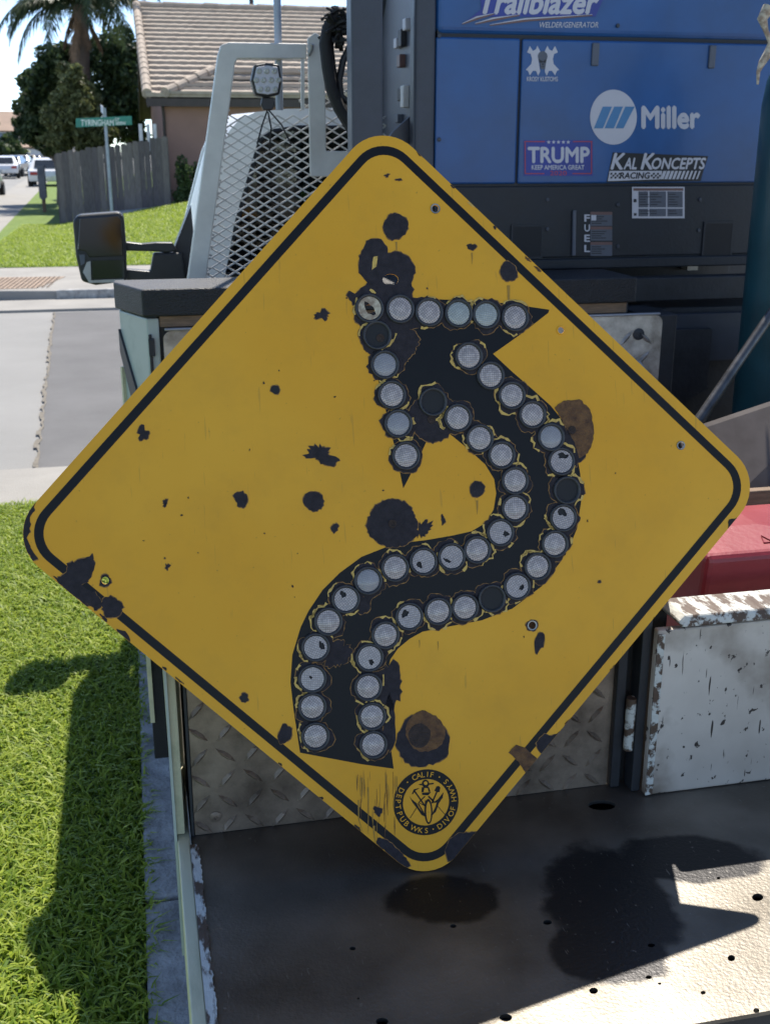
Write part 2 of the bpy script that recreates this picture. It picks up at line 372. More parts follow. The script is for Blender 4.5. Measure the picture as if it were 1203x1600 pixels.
def blob(cx, cy, rx, ry, jag=.12, n=30, seed=0, rot=0.):
    r = random.Random(seed); ph = [r.uniform(0, 6.28) for _ in range(4)]; out = []
    c, s = math.cos(rot), math.sin(rot)
    for i in range(n):
        t = 2 * math.pi * i / n
        k = 1 + jag * (.5 * math.sin(2 * t + ph[0]) + .4 * math.sin(3 * t + ph[1]) + .3 * math.sin(5 * t + ph[2])) + jag * r.uniform(-.6, .6)
        x, y = rx * k * math.cos(t), ry * k * math.sin(t); out.append((cx + x * c - y * s, cy + x * s + y * c))
    return out
def inside(p, poly):
    x, y = p; r = False
    for i in range(len(poly)):
        x1, y1 = poly[i]; x2, y2 = poly[i - 1]
        if (y1 > y) != (y2 > y) and x < (x2 - x1) * (y - y1) / (y2 - y1) + x1: r = not r
    return r
TXT = {}
def text2d(body, bold=0., shear=0.):
    """outline of a word in the built-in font as (verts2d, faces), unit box kept by its own bounds"""
    k = (body, bold, shear)
    if k in TXT: return TXT[k]
    cu = bpy.data.curves.new('t', 'FONT'); cu.body = body; cu.offset = bold; cu.shear = shear; cu.resolution_u = 3
    o = bpy.data.objects.new('t', cu); col.objects.link(o); bpy.context.view_layer.update()
    me = bpy.data.meshes.new_from_object(o.evaluated_get(bpy.context.evaluated_depsgraph_get()))
    v = [(p.co.x, p.co.y) for p in me.vertices]; f = [tuple(p.vertices) for p in me.polygons]
    bpy.data.objects.remove(o); bpy.data.curves.remove(cu); bpy.data.meshes.remove(me)
    TXT[k] = (v, f); return TXT[k]
def word(name, body, box, mp, mat, parent, bold=0., shear=0., **k):
    """lettering fitted to a rectangle of the surface that mp() maps to 3D; weight comes from shifted layers of film"""
    v, f = text2d(body, 0., shear)
    x0, x1 = min(p[0] for p in v), max(p[0] for p in v); y0, y1 = min(p[1] for p in v), max(p[1] for p in v)
    X0, Y0, X1, Y1 = box; mb = MB()
    for i, (dx, dy) in enumerate(((0, 0), (1, 0), (-1, 0), (0, 1), (0, -1)) if bold else ((0, 0),)):
        vs = [Vector(mp(X0 + (p[0] + dx * bold - x0) / (x1 - x0) * (X1 - X0), Y1 + (p[1] + dy * bold - y0) / (y1 - y0) * (Y0 - Y1))) for p in v]
        mb.add([p + (CAM - p).normalized() * .00009 * i for p in vs], f)
    return mb.build(name, mat, parent, **k)
def sheet(name, polys, mp, mat, parent, holes=(), **k):
    mb = MB()
    for po in polys:
        loops = [[Vector(mp(*p)) for p in po]] + [[Vector(mp(*p)) for p in h] for h in holes if inside((sum(q[0] for q in h) / len(h), sum(q[1] for q in h) / len(h)), po)]
        pts = [p for lp in loops for p in lp]
        mb.add(pts, [tuple(t) for t in tessellate_polygon(loops)])
    return mb.build(name, mat, parent, **k)
def ribbon(pts, wd, closed=False):
    out = []; n = len(pts); ws = wd if isinstance(wd, list) else [wd] * n
    L, R = [], []
    for i in range(n):
        a = pts[max(i - 1, 0)]; b = pts[min(i + 1, n - 1)]; dx, dy = b[0] - a[0], b[1] - a[1]; d = math.hypot(dx, dy) or 1
        L.append((pts[i][0] - dy / d * ws[i] / 2, pts[i][1] + dx / d * ws[i] / 2)); R.append((pts[i][0] + dy / d * ws[i] / 2, pts[i][1] - dx / d * ws[i] / 2))
    return L + R[::-1]
# ================================================================== THE PLACE
ZR = -.10
def terr(x, y): return .42 * max(0, min(1.7, (x + 1.6) / 2.6)) * max(0, min(1, (y - 17.5) / 9))
def slab(name, mat, x0, x1, y0, y1, z0, z1, **k): return struct(MB().box(x0, x1, y0, y1, z0, z1).build(name, mat, None, **k))
def place():
    g = MB().add([(-900, -60, ZR - .01), (900, -60, ZR - .01), (900, 1400, ZR - .01), (-900, 1400, ZR - .01)], [(0, 1, 2, 3)]).build('road', 'road_grey', None); struct(g)
    # darker reinstatement strip in the near street
    struct(MB().add([(-.66, 5.15, ZR), (2.4, 5.15, ZR), (2.4, 12.4, ZR), (-.95, 12.2, ZR)], [(0, 1, 2, 3)]).build('road_patch', 'asphalt_patch', None))
    mb = MB(); r = random.Random(3)
    pts = [(-.66 - .29 * i / 60 + r.uniform(-.012, .012), 5.15 + 7.05 * i / 60) for i in range(61)]
    for (x, y), (x2, y2) in zip(pts, pts[1:]):
        wd_ = r.uniform(.004, .03); mb.add([(x - wd_, y, ZR + .004), (x + .006, y, ZR + .004), (x2 + .006, y2, ZR + .004), (x2 - wd_, y2, ZR + .004)], [(0, 1, 2, 3)])
    struct(mb.build('road_crack', 'crack', None))
    # driveway, edging strip with joints, near pavement
    slab('driveway', 'concrete', .02, 14, -12, 4.2, -.14, -.02)
    for i, (y0, y1) in enumerate(((-3, .83), (.845, 2.6), (2.615, 4.19))):
        slab('edging_kerb', 'concrete_edge', -.105, .018, y0, y1, -.14, .012, bevel=.008)
    sw = slab('pavement', 'concrete', -30, 14, 4.205, 4.73, -.14, -.006)
    for i in range(14):
        x = -9 + i * 1.2 - .66 + .25
        struct_gap = MB().box(x, x + .012, 4.205, 4.73, -.02, -.0035).build('joint', 'soil', sw)
    slab('gutter', 'concrete', -30, 14, 4.745, 5.13, -.14, -.06, bevel=.02)
    # lawn ground
    slab('lawn_soil', 'turf', -30, -.108, -14, 4.2, -.14, -.004)
    # far corner
    slab('far_gutter', 'concrete', -2.2, 40, 12.35, 13.3, -.14, ZR + .02)
    fp = struct(MB().prism([(-1.0, 13.45, -.14), (40, 13.45, -.14), (40, 16.6, -.14), (-2.6, 16.6, -.14), (-4.1, 18.0, -.14), (-4.1, 16.0, -.14), (-2.7, 13.8, -.14)], (0, 0, .15)).build('far_pavement', 'concrete', None, bevel=.02))
    slab('far_kerb', 'concrete_edge', -.98, 40, 13.32, 13.44, -.14, .03, bevel=.02)
    sp = struct(MB().prism([(-4.1, 18.01, -.14), (-2.62, 16.62, -.14), (-2.55, 20, -.14), (-3.6, 47, -.14), (-6.0, 110, -.14), (-7.4, 110, -.14), (-5.0, 47, -.14)], (0, 0, .145)).build('side_pavement', 'concrete', None))
    # tactile plate with raised domes
    tp = MB().hexa([(-1.95, 13.75, .0105), (-1.25, 13.75, .0105), (-.95, 15.1, .0105), (-1.85, 15.2, .0105)] + [(-1.95, 13.75, .016), (-1.25, 13.75, .016), (-.95, 15.1, .016), (-1.85, 15.2, .016)]).build('tactile_paving', 'tactile', None); struct(tp)
    mb = MB()
    for i in range(13):
        for j in range(22):
            x = -1.86 + i * .062 + j * .004; y = 13.8 + j * .06; mb.lathe((x, y, .016), [(.016, 0), (.010, .008)], 6)
    mb.build('domes', 'tactile', tp)['kind'] = 'stuff'
    # far lawn: a low bank that rises towards the house
    vs_, fs_ = [], []; nx, ny = 60, 50
    for j in range(ny + 1):
        for i in range(nx + 1):
            y = 16.62 + (70 - 16.62) * (j / ny) ** 1.6; xl_ = -2.6 - (max(0, y - 20)) * .037; x = xl_ + (34 - xl_) * (i / nx) ** 1.5
            vs_.append((x, y, .012 + terr(x, y) + .012 * noise.noise(Vector((x * 1.2, y * 1.2, 0)))))
    for j in range(ny):
        for i in range(nx): k = j * (nx + 1) + i; fs_.append((k, k + 1, k + nx + 2, k + nx + 1))
    struct(MB().add(vs_, fs_).build('far_lawn', 'lawn_far', None, smooth=80))
    # blades
    def blades(name, n, area, hgt, wid, seed, label, zf, lean=1.):
        R = np.random.default_rng(seed); x = R.uniform(area[0], area[1], n); y = area[2] + (area[3] - area[2]) * R.random(n)
        h = hgt * R.uniform(.55, 1.3, n); a = R.uniform(0, 2 * np.pi, n); ln = R.uniform(.5, 2.4, n) * h * lean; wa = a + np.pi / 2 + R.uniform(-.5, .5, n); wd_ = wid * R.uniform(.6, 1.3, n) / 2
        z0 = zf(x, y); V = np.zeros((n, 5, 3)); cx_, sx_ = np.cos(wa) * wd_, np.sin(wa) * wd_; dx, dy = np.cos(a) * ln, np.sin(a) * ln
        V[:, 0] = np.stack([x - cx_, y - sx_, z0], 1); V[:, 1] = np.stack([x + cx_, y + sx_, z0], 1)
        V[:, 2] = np.stack([x + cx_ * .9 + dx * .4, y + sx_ * .9 + dy * .4, z0 + h * .75], 1); V[:, 3] = np.stack([x - cx_ * .9 + dx * .4, y - sx_ * .9 + dy * .4, z0 + h * .75], 1)
        V[:, 4] = np.stack([x + dx, y + dy, z0 + h * R.uniform(.55, 1.1, n)], 1)
        k = np.arange(n)[:, None] * 5
        loops = np.concatenate([k + np.array([[0, 1, 2, 3]]), k + np.array([[3, 2, 4]])], 1).ravel()
        me = bpy.data.meshes.new(name); me.vertices.add(n * 5); me.vertices.foreach_set('co', V.ravel()); me.loops.add(n * 7); me.loops.foreach_set('vertex_index', loops.astype(np.int32))
        st = (np.arange(n)[:, None] * 7 + np.array([[0, 4]])).ravel(); me.polygons.add(n * 2); me.polygons.foreach_set('loop_start', st.astype(np.int32)); me.update(calc_edges=True); me.validate()
        o = link(name, me, 'blade'); tag(o, label, 'grass', kind='stuff'); return o
    flat = lambda x, y: np.zeros_like(x) - .006
    blades('lawn_grass', 140000, (-2.6, -.09, .1, 4.2), .026, .0062, 1, 'thick green lawn beside the truck', flat)
    blades('verge_grass', 55000, (-2.48, 1.6, 16.65, 27), .05, .012, 2, 'short sunlit lawn on the far corner', lambda x, y: np.array([terr(a, b) for a, b in zip(x, y)]) + .008)

    # ---- weathered fence
    fc = empty('wooden_fence', (-.3, 27.5, .2), 'weathered grey plank fence on the corner lawn', 'fence')
    n = 19
    for i in range(n):
        x = -1.62 + 2.62 * i / n; w_ = 2.62 / n - .003; zb = .02 + .42 * i / n; zt = 1.64 + .39 * i / n + r.uniform(-.03, .03); y = 27.5 + r.uniform(-.012, .012); t = r.uniform(-.004, .004)
        MB().prism([(x, y, zb), (x + w_, y, zb), (x + w_ + t, y, zt - .03), (x + w_ * .8 + t, y, zt), (x + w_ * .2 + t, y, zt), (x + t, y, zt - .03)], (0, .02, 0)).build('plank', r.choice(['fence_wood', 'fence_wood', 'fence_wood_pale', 'fence_wood_dark']), fc)
    for z in (.35, 1.3): MB().bar((-1.6, 27.545, z), (1.0, 27.545, z + .4), .04, .09).build('rail', 'fence_wood', fc)
    MB().box(-1.66, -1.56, 27.52, 27.62, 0, 1.6).build('post', 'fence_wood', fc); MB().box(.93, 1.02, 27.52, 27.62, .3, 2.0).build('post', 'fence_wood', fc)
    MB().box(-1.64, -1.60, 27.6, 40, 0.0, 1.62).build('side_run', 'fence_wood', fc)
    ll = MB().prism([(-.62, 26.6, .02), (1.2, 26.7, .2), (1.2, 26.7, .42), (-.62, 26.6, .26)], (0, .7, .02)).build('low_wall', 'concrete_edge', None, bevel=.03)
    tag(ll, 'low concrete ledge at the foot of the plank fence', 'ledge')

    # ---- house
    hs = empty('house', (7, 33, .3), 'brown stucco house with pale ribbed tile roof behind the truck', 'house')
    ye, ze, yr, zr, xl_, xr_ = 28.6, 2.98, 35.9, 5.80, .60, 16.
    MB().prism([(1.02, 29.0, .2), (1.02, 42.8, .2), (1.02, 42.8, 3.05), (1.02, yr, zr - .12), (1.02, 29.0, 3.05)], (15, 0, 0)).build('wall', 'stucco', hs)
    MB().box(1.05, 15.9, 28.9, 29.0, .2, 2.9).build('front_wall', 'stucco', hs)
    roof = MB().prism([(xl_ + .06, ye + .05, ze - .08), (xl_ + .06, yr, zr - .08), (xl_ + .06, 43.2, ze - .08), (xl_ + .06, 43.2, ze - .2), (xl_ + .06, yr, zr - .22), (xl_ + .06, ye + .05, ze - .2)], (15.4, 0, 0)).build('roof', 'trim_brown', hs)
    MB().prism([(xl_, ye, ze - .02), (xl_, yr, zr - .02), (xl_, yr, zr - .26), (xl_, ye, ze - .26)], (.05, 0, 0)).build('barge_board', 'trim_brown', hs)
    MB().prism([(xl_, 43.2, ze - .02), (xl_, yr, zr - .02), (xl_, yr, zr - .26), (xl_, 43.2, ze - .26)], (.05, 0, 0)).build('barge_board', 'trim_brown', hs)
    MB().box(xl_ + .02, 16, ye - .06, ye + .02, ze - .24, ze - .05).build('gutter', 'trim_brown', hs)
    MB().tube([(.98, 28.7, 2.75), (1.0, 28.86, 2.55), (1.0, 28.86, .3)], .04, 8).build('downpipe', 'trim_brown', hs, smooth=60)
    nc = 19
    for k in range(nc):      # one object per course of tiles
        t0, t1 = k / nc, (k + 1) / nc; mb = MB(); st_ = .30 / 6; m = int((xr_ - xl_) / st_); pts = []
        for i in range(m + 1):
            x = xl_ - .02 + i * st_; wv = .009 * abs(math.sin(math.pi * (x / .30 + .5 * (k % 2)))) + r.uniform(-.004, .004)
            ya, yb = ye - .06 + (yr - ye + .06) * t0, ye - .06 + (yr - ye + .06) * (t1 + .012)
            za, zb = ze + (zr - ze) * t0, ze + (zr - ze) * t1
            pts += [(x, ya, za - .02), (x, ya - .012, za + .075 + wv), (x, yb, zb + .012 + wv)]
        mb.add(pts, [f for i in range(m) for f in ((3 * i, 3 * i + 3, 3 * i + 4, 3 * i + 1), (3 * i + 1, 3 * i + 4, 3 * i + 5, 3 * i + 2))]); mb.build('tile_course', 'roof_tile', roof)
    cap = MB().lathe((0, 0, 0), [(.13, 0), (.115, .42)], 10, ax=(1, 0, 0)); cm = bpy.data.meshes.new('ridge_tile'); cm.from_pydata(cap.v, [], cap.f); cm.update(); cm.materials.append(MATS['roof_tile'])
    def capline(p, q):
        p, q = Vector(p), Vector(q); m = int((q - p).length / .40); d = (q - p) / m
        for i in range(m):
            o = bpy.data.objects.new('ridge_tile', cm); col.objects.link(o); o.parent = roof; o.location = p + d * i + Vector((0, 0, r.uniform(-.012, .012))); o.rotation_euler = d.to_track_quat('X', 'Z').to_euler()
    capline((xl_, yr, zr + .04), (xr_, yr, zr + .04)); capline((xl_ + .02, ye - .02, ze + .06), (xl_ + .02, yr, zr + .06))
    # hip of the porch wing on the front slope
    pa, pb = PY(258, 150, 28.62), PY(352, 104, 30.4)
    MB().add([(pa.x, ye - .08, ze + .04), (pa.x + 6, ye - .08, ze + .04), (pa.x + 6, 30.6, pb.z), (pb.x, 30.6, pb.z)], [(0, 1, 2, 3)]).build('wing_roof', 'roof_tile', hs)
    capline((pa.x, ye - .08, ze + .08), (pb.x, 30.6, pb.z + .05))
    for k in range(4):
        t0 = k / 4; xa = pa.x + (pb.x - pa.x) * t0; mb = MB(); za = ze + .05 + (pb.z - ze) * t0; ya = ye - .1 + (30.6 - ye) * t0; mb.box(xa + .1, pa.x + 6, ya, ya + .62, za, za + .07); mb.build('tile_course', 'roof_tile', roof)
    for px in (221, 233, 243):
        p = PY(px, 215, 28.4); MB().tube([(p.x, 28.4, p.z - .4), (p.x, 28.4, p.z + .32)], .045, 8).build('vent_pipe', 'pipe_white', hs, smooth=60)
    p = PY(393, 2, 36.5); MB().tube([(p.x, 36.5, zr - .1), (p.x, 36.5, zr + .42)], .07, 10).build('roof_vent', 'trim_brown', roof, smooth=60)

    # ---- street name sign
    ss = empty('street_sign', PY(174, 330, 26.3), 'green street name sign on a grey post before the plank fence', 'street sign')
    p = PY(171, 272, 26.3); zg = terr(p.x, 26.3)
    MB().tube([(p.x, 26.3, zg - .1), (p.x, 26.3, 2.62)], .035, 10).build('post', 'pole_metal', ss, smooth=60)
    F = lambda x, y: PY(x, y, 26.255)
    MB().prism([PY(x, y, 26.26) for x, y in ((119, 185), (206, 181), (207, 195), (119, 199))], (0, .012, 0)).build('name_plate', 'sign_green', ss)
    MB().bar((p.x - .02, 26.1, 2.55), (p.x - .08, 26.6, 2.62), .012, .16).build('cross_plate', 'pole_metal', ss)
    word('street_lettering', 'TYRINGHAM', (127, 187, 178, 196.5), F, 'sign_white', ss, .02); word('street_lettering', 'ST', (180, 184.5, 187, 189), F, 'sign_white', ss, .02); word('street_lettering', '5800W', (181, 190, 197, 195), F, 'sign_white', ss, .02)
    # ---- grey post box by the pavement
    pm = empty('letter_box_post', (-2.35, 32.9, 0), 'grey upright letter box on a post beside the side pavement', 'letter box')
    MB().prism([(-2.46, 32.9, .42), (-2.36, 32.9, .34), (-2.26, 32.9, .42), (-2.26, 32.9, 1.30), (-2.46, 32.9, 1.30)], (0, .3, 0)).build('box', 'pedestal', pm, bevel=.01)
    MB().box(-2.41, -2.31, 32.98, 33.08, -.1, .42).build('post', 'wood', pm); MB().box(-2.43, -2.32, 32.89, 32.899, 1.05, 1.22).build('box_label', 'decal_grey', pm)
place()

def leaf_cloud(centers, n, size, seed):
    r = np.random.default_rng(seed); vs_ = []; sub = []
    for (x, y, z, rx, ry, rz) in centers:
        sub.append((x, y, z, rx * .72, ry * .72, rz * .72))
        for _ in range(13):
            d = r.normal(size=3); d /= np.linalg.norm(d); q = r.uniform(.6, 1.0); k = r.uniform(.18, .42)
            sub.append((x + d[0] * rx * q, y + d[1] * ry * q, z + d[2] * rz * q, rx * k, ry * k, rz * k))
    centers = sub; tot = sum(c[3] * c[4] * c[5] for c in centers)
    for (x, y, z, rx, ry, rz) in centers:
        m = int(n * rx * ry * rz / tot) + 1; d = r.normal(size=(m, 3)); d /= np.linalg.norm(d, axis=1)[:, None]; q = r.uniform(.45, 1.06, (m, 1)) ** .6
        p = np.array([x, y, z]) + d * q * np.array([rx, ry, rz])
        p += .16 * rx * np.sin(p[:, [1, 2, 0]] * (3.1 / max(rx, .3))) 
        a = r.normal(size=(m, 3)); a /= np.linalg.norm(a, axis=1)[:, None]; b = np.cross(a, r.normal(size=(m, 3))); b /= np.linalg.norm(b, axis=1)[:, None]
        s = size * r.uniform(.5, 1.3, (m, 1)); vs_.append(np.stack([p - a * s, p + b * s * .5, p + a * s, p - b * s * .5], 1))
    v = np.concatenate(vs_); k = len(v)
    me = bpy.data.meshes.new('crown'); me.vertices.add(k * 4); me.vertices.foreach_set('co', v.ravel()); me.loops.add(k * 4); me.loops.foreach_set('vertex_index', np.arange(k * 4, dtype=np.int32)); me.polygons.add(k); me.polygons.foreach_set('loop_start', np.arange(0, k * 4, 4, dtype=np.int32)); me.update(calc_edges=True)
    return me
def tree(name, x, y, blobs, mat, n, size, seed, label, cat='tree', h=1.6, tr=.14, group=None):
    t = empty(name, (x, y, terr(x, y) if y < 60 else 0), label, cat, group); r = random.Random(seed); z0 = t.location.z - .1
    mb = MB().tube([(x, y, z0), (x + .05, y, z0 + h * .5), (x - .03, y, z0 + h)], [tr * 1.25, tr, tr * .8], 9)
    for (bx, by, bz, rx, ry, rz) in blobs[:5]: mb.tube([(x - .03, y, z0 + h * .9), ((x + bx) / 2, (y + by) / 2, (z0 + h + bz) / 2 - .1), (bx, by, bz)], [tr * .6, tr * .4, tr * .15], 7)
    mb.build('trunk', 'trunk', t, smooth=60); link('crown', leaf_cloud(blobs, n, size, seed), mat, t); return t
def greenery():
    def B(px, py, y, rx, rz=None):
        p = PY(px, py, y); return (p.x, p.y, p.z, rx, rx, rz or rx)
    tree('evergreen_tree', -2.2, 39, [B(75, 130, 39, .75, 1.1), B(60, 180, 39, .8, 1.0), B(45, 200, 39, .5, .5), B(95, 100, 39, .7, .8), B(50, 130, 39, .45, .6), B(80, 215, 39, .8, .7), B(105, 180, 39.5, .7, 1.2)], 'leaf_dark', 16000, .11, 11, 'dense dark evergreen tree left of the palm trunk')
    tree('olive_tree', -1.1, 34, [B(110, 140, 34, .55, .6), B(100, 185, 34, .6, .6), B(130, 165, 34, .55, .8), B(135, 205, 34, .6, .5), B(155, 212, 34, .5, .4), B(90, 220, 34, .5, .35)], 'leaf_olive', 12000, .09, 12, 'pale olive green leafy tree behind the plank fence')
    tree('shade_tree', .4, 44, [B(185, 100, 44, .9, 1.2), B(198, 150, 44, .8, 1.2), B(205, 200, 44, .8, .8), B(150, 130, 44, .9, 1.0), B(170, 190, 44, .8, .8), B(190, 60, 44, .5, .5), B(160, 90, 44, .7, .9)], 'leaf_dark', 12000, .12, 13, 'dark shade tree between the palm and the house')
    tree('garden_shrub', 1.55, 27.6, [B(292, 280, 27.6, .35, .45), B(300, 300, 27.6, .35, .35), B(285, 305, 27.6, .3, .3)], 'leaf_bush', 3500, .05, 14, 'dark rounded shrub against the brown house wall', 'shrub', .4, .03)
    # palm
    px_, py_ = -1.1, 37.2; zc = 5.95
    pt = empty('palm_tree', (px_, py_, 0), 'tall palm with drooping feathery fronds behind the plank fence', 'palm tree'); r = random.Random(21)
    pts = [(px_ + .05 * math.sin(i * .6), py_, i * zc / 14) for i in range(15)]
    MB().tube(pts, [.24 - .04 * i / 14 + (.02 if i % 2 else 0) for i in range(15)], 14).build('trunk', 'palm_trunk', pt, smooth=60)
    def frond(az, el, ln, droop, dry=False):
        mb = MB(); P = Vector((px_, py_, zc)); d = Vector((math.cos(az) * math.cos(el), math.sin(az) * math.cos(el), math.sin(el))); N = 20; pts = [P.copy()]; ds = [d.copy()]
        for i in range(N):
            P = P + d * (ln / N); d = (d + Vector((0, 0, -droop / N * (.5 + i / N)))).normalized(); pts.append(P.copy()); ds.append(d.copy())
        mb.tube(pts, [.035 - .03 * i / N for i in range(N + 1)], 5)
        side = Vector((-math.sin(az), math.cos(az), 0))
        for i in range(2, N):
            for sgn in (-1, 1):
                for q in range(3):
                    o = pts[i] + ds[i] * (ln / N) * (q / 3); L_ = (.62 if not dry else .4) * math.sin(math.pi * min(1, .15 + .85 * i / N) * .92 + .1) * r.uniform(.8, 1.1) + .1
                    e = o + (side * sgn * r.uniform(.35, .8) + ds[i] * .55 + Vector((0, 0, -r.uniform(.3, .95)))).normalized() * L_; m_ = (o + e) / 2 + Vector((0, 0, .05)); t = ds[i] * .022
                    mb.add([o - t, o + t, m_ + t * 1.2, e, m_ - t * 1.2], [(0, 1, 2, 4), (4, 2, 3)])
        mb.build('frond', 'dry_frond' if dry else 'leaf_palm', pt)
    for k in range(32): frond(k * 2.399 + r.uniform(-.2, .2), rad(r.uniform(5, 66)), r.uniform(2.4, 3.3), r.uniform(1.7, 3.0))
    for k in range(5): frond(k * 1.3 + .3, rad(r.uniform(-70, -40)), r.uniform(1.3, 2.0), 1.0, True)
    # far greenery at the street's end
    for i, (px, y, rx, rz, lab) in enumerate(((6, 100, 1.5, 1.7, 'round dark tree before the distant tan house'), (-25, 120, 3, 3, 'distant street tree at the left edge of the picture'), (70, 150, 4, 3.2, 'distant tree mass behind the parked cars'), (110, 190, 6, 4, 'far tree at the end of the side street'), (30, 230, 7, 3.6, 'pale far tree beyond the distant tan house'), (-10, 260, 9, 4, 'farthest tree clump on the left horizon'))):
        p = PY(px, 222, y); tree('street_tree', p.x, y, [(p.x, y, rz * .9, rx, rx, rz * .8), (p.x + rx * .5, y, rz * .6, rx * .7, rx * .7, rz * .6), (p.x - rx * .6, y, rz * .7, rx * .7, rx * .7, rz * .6)], 'leaf_bush' if i % 2 else 'leaf_dark', 2500, .22 + y * .001, 30 + i, lab, h=rz * .5, group='trees down the side street')
greenery()

def cars():
    def make(paint, name):
        e = empty(name, (0, 0, 0), '', 'car')
        prof = [(-2.15, .35), (-2.2, .62), (-2.1, .86), (-1.75, .93), (-1.15, 1.36), (-.6, 1.46), (.35, 1.44), (1.05, .98), (1.85, .84), (2.15, .66), (2.18, .35)]
        n = len(prof); vs_ = []
        for s in (-1, 1):
            for (y, z) in prof: vs_.append((s * (.86 - (.17 if z > 1.0 else 0)), y, z))
        MB().add(vs_, [tuple(range(n)), tuple(range(2 * n - 1, n - 1, -1))] + [(i, n + i, n + (i + 1) % n, (i + 1) % n) for i in range(n)]).build('body', paint, e, bevel=.06, seg=2, local=True)
        MB().add([(-.60, -1.72, .97), (.60, -1.72, .97), (.56, -1.2, 1.33), (-.56, -1.2, 1.33)], [(0, 1, 2, 3)]).build('rear_window', 'glass_dark', e, local=True).location = (0, -.02, .02)
        MB().add([(-.60, .98, 1.02), (.60, .98, 1.02), (.56, .42, 1.40), (-.56, .42, 1.40)], [(0, 1, 2, 3)]).build('windscreen', 'glass_dark', e, local=True).location = (0, .03, .03)
        for s in (-1, 1):
            MB().add([(s * .80, -1.25, .98), (s * .80, .75, 1.0), (s * .715, .3, 1.36), (s * .715, -.95, 1.36)], [(0, 1, 2, 3)]).build('side_window', 'glass_dark', e, local=True)
            MB().box(s * .60 - .16, s * .60 + .16, -2.215, -2.16, .66, .80).build('tail_lamp', 'lens_red', e, local=True); MB().box(s * .60 - .16, s * .60 + .16, 2.13, 2.19, .60, .74).build('headlight', 'light_lens', e, local=True)
            MB().box(s * .94 - .07, s * .94 + .07, .62, .72, .96, 1.08).build('wing_mirror', paint, e, local=True)
            for y in (-1.35, 1.38):
                t = MB().lathe((s * .86 - .1, y, .32), [(.2, 0), (.30, .01), (.32, .04), (.32, .17), (.30, .2), (.2, .2)], 20, ax=(1, 0, 0)).build('wheel', 'rubber', e, local=True, smooth=35)
        MB().box(-.25, .25, -2.23, -2.2, .50, .60).build('number_plate', 'pipe_white', e, local=True)
        return e
    def copy(e, name):
        c = e.copy(); col.objects.link(c)
        for ch in e.children: d = ch.copy(); col.objects.link(d); d.parent = c
        return c
    P = {k: None for k in ('car_paint_white', 'car_paint_silver', 'car_paint_dark', 'car_paint_tan')}
    spots = [(-2, 301, 'car_paint_silver', 0, 46, 'silver car parked nearest on the side street, cut by the picture edge'), (6, 247, 'car_paint_white', .1, 82, 'white car parked in front of the distant tan house, leftmost of the far row'), (20, 247, 'car_paint_dark', -.1, 88, 'dark car second in the far row of parked cars'), (30, 248, 'car_paint_silver', 3.1, 92, 'blue grey car in the middle of the far parked row'), (41, 247, 'car_paint_tan', 3.2, 96, 'pale tan car second from right in the far parked row'), (52, 243, 'car_paint_dark', 0, 112, 'dark car at the right end of the far row'), (60, 238, 'car_paint_white', 0, 135, 'small white car farthest down the side street'), (77, 262, 'car_paint_white', 0, 60, 'white car half hidden behind the plank fence')]
    for px, py, paint, rz_, y, lab in spots:
        if P[paint] is None: P[paint] = e = make(paint, 'parked_car')
        else: e = copy(P[paint], 'parked_car')
        p = PY(px, py, y); e.location = (p.x - (.85 if px < 0 else 0), y, ZR); e.rotation_euler = (0, 0, rz_); e['label'] = lab; e['group'] = 'cars parked on the side street'
cars()

def far_house():
    p = PY(30, 235, 118); h = empty('distant_house', (p.x, 118, 0), 'distant two storey tan house with brown roof at the street end', 'house'); x = p.x
    MB().box(x - 3.2, x + 5, 118, 126, 0, 3.6).build('wall', 'far_wall', h)
    MB().prism([(x - 3.6, 117.4, 3.5), (x - 3.6, 126.6, 3.5), (x - 3.6, 122, 5.4)], (9, 0, 0)).build('roof', 'far_roof', h)
    MB().prism([(x - 2.0, 114, 2.0), (x - 2.0, 118, 2.0), (x - 2.0, 118, 2.55)], (5, 0, 0)).build('porch_roof', 'far_roof', h)
    MB().box(x - 1.6, x + 3, 114.4, 118, 0, 2.0).build('garage', 'far_wall', h); MB().box(x - 1.2, x + 2.4, 114.34, 114.39, 0, 1.8).build('garage_door', 'pipe_white', h)
    for i in range(3):
        wn = MB().box(x - 1.9 + i * 1.15, x - 1.0 + i * 1.15, 117.92, 117.98, 2.5, 3.4).build('window', 'pipe_white', h); MB().box(x - 1.83 + i * 1.15, x - 1.07 + i * 1.15, 117.88, 117.91, 2.57, 3.33).build('pane', 'far_glass', wn)
far_house()

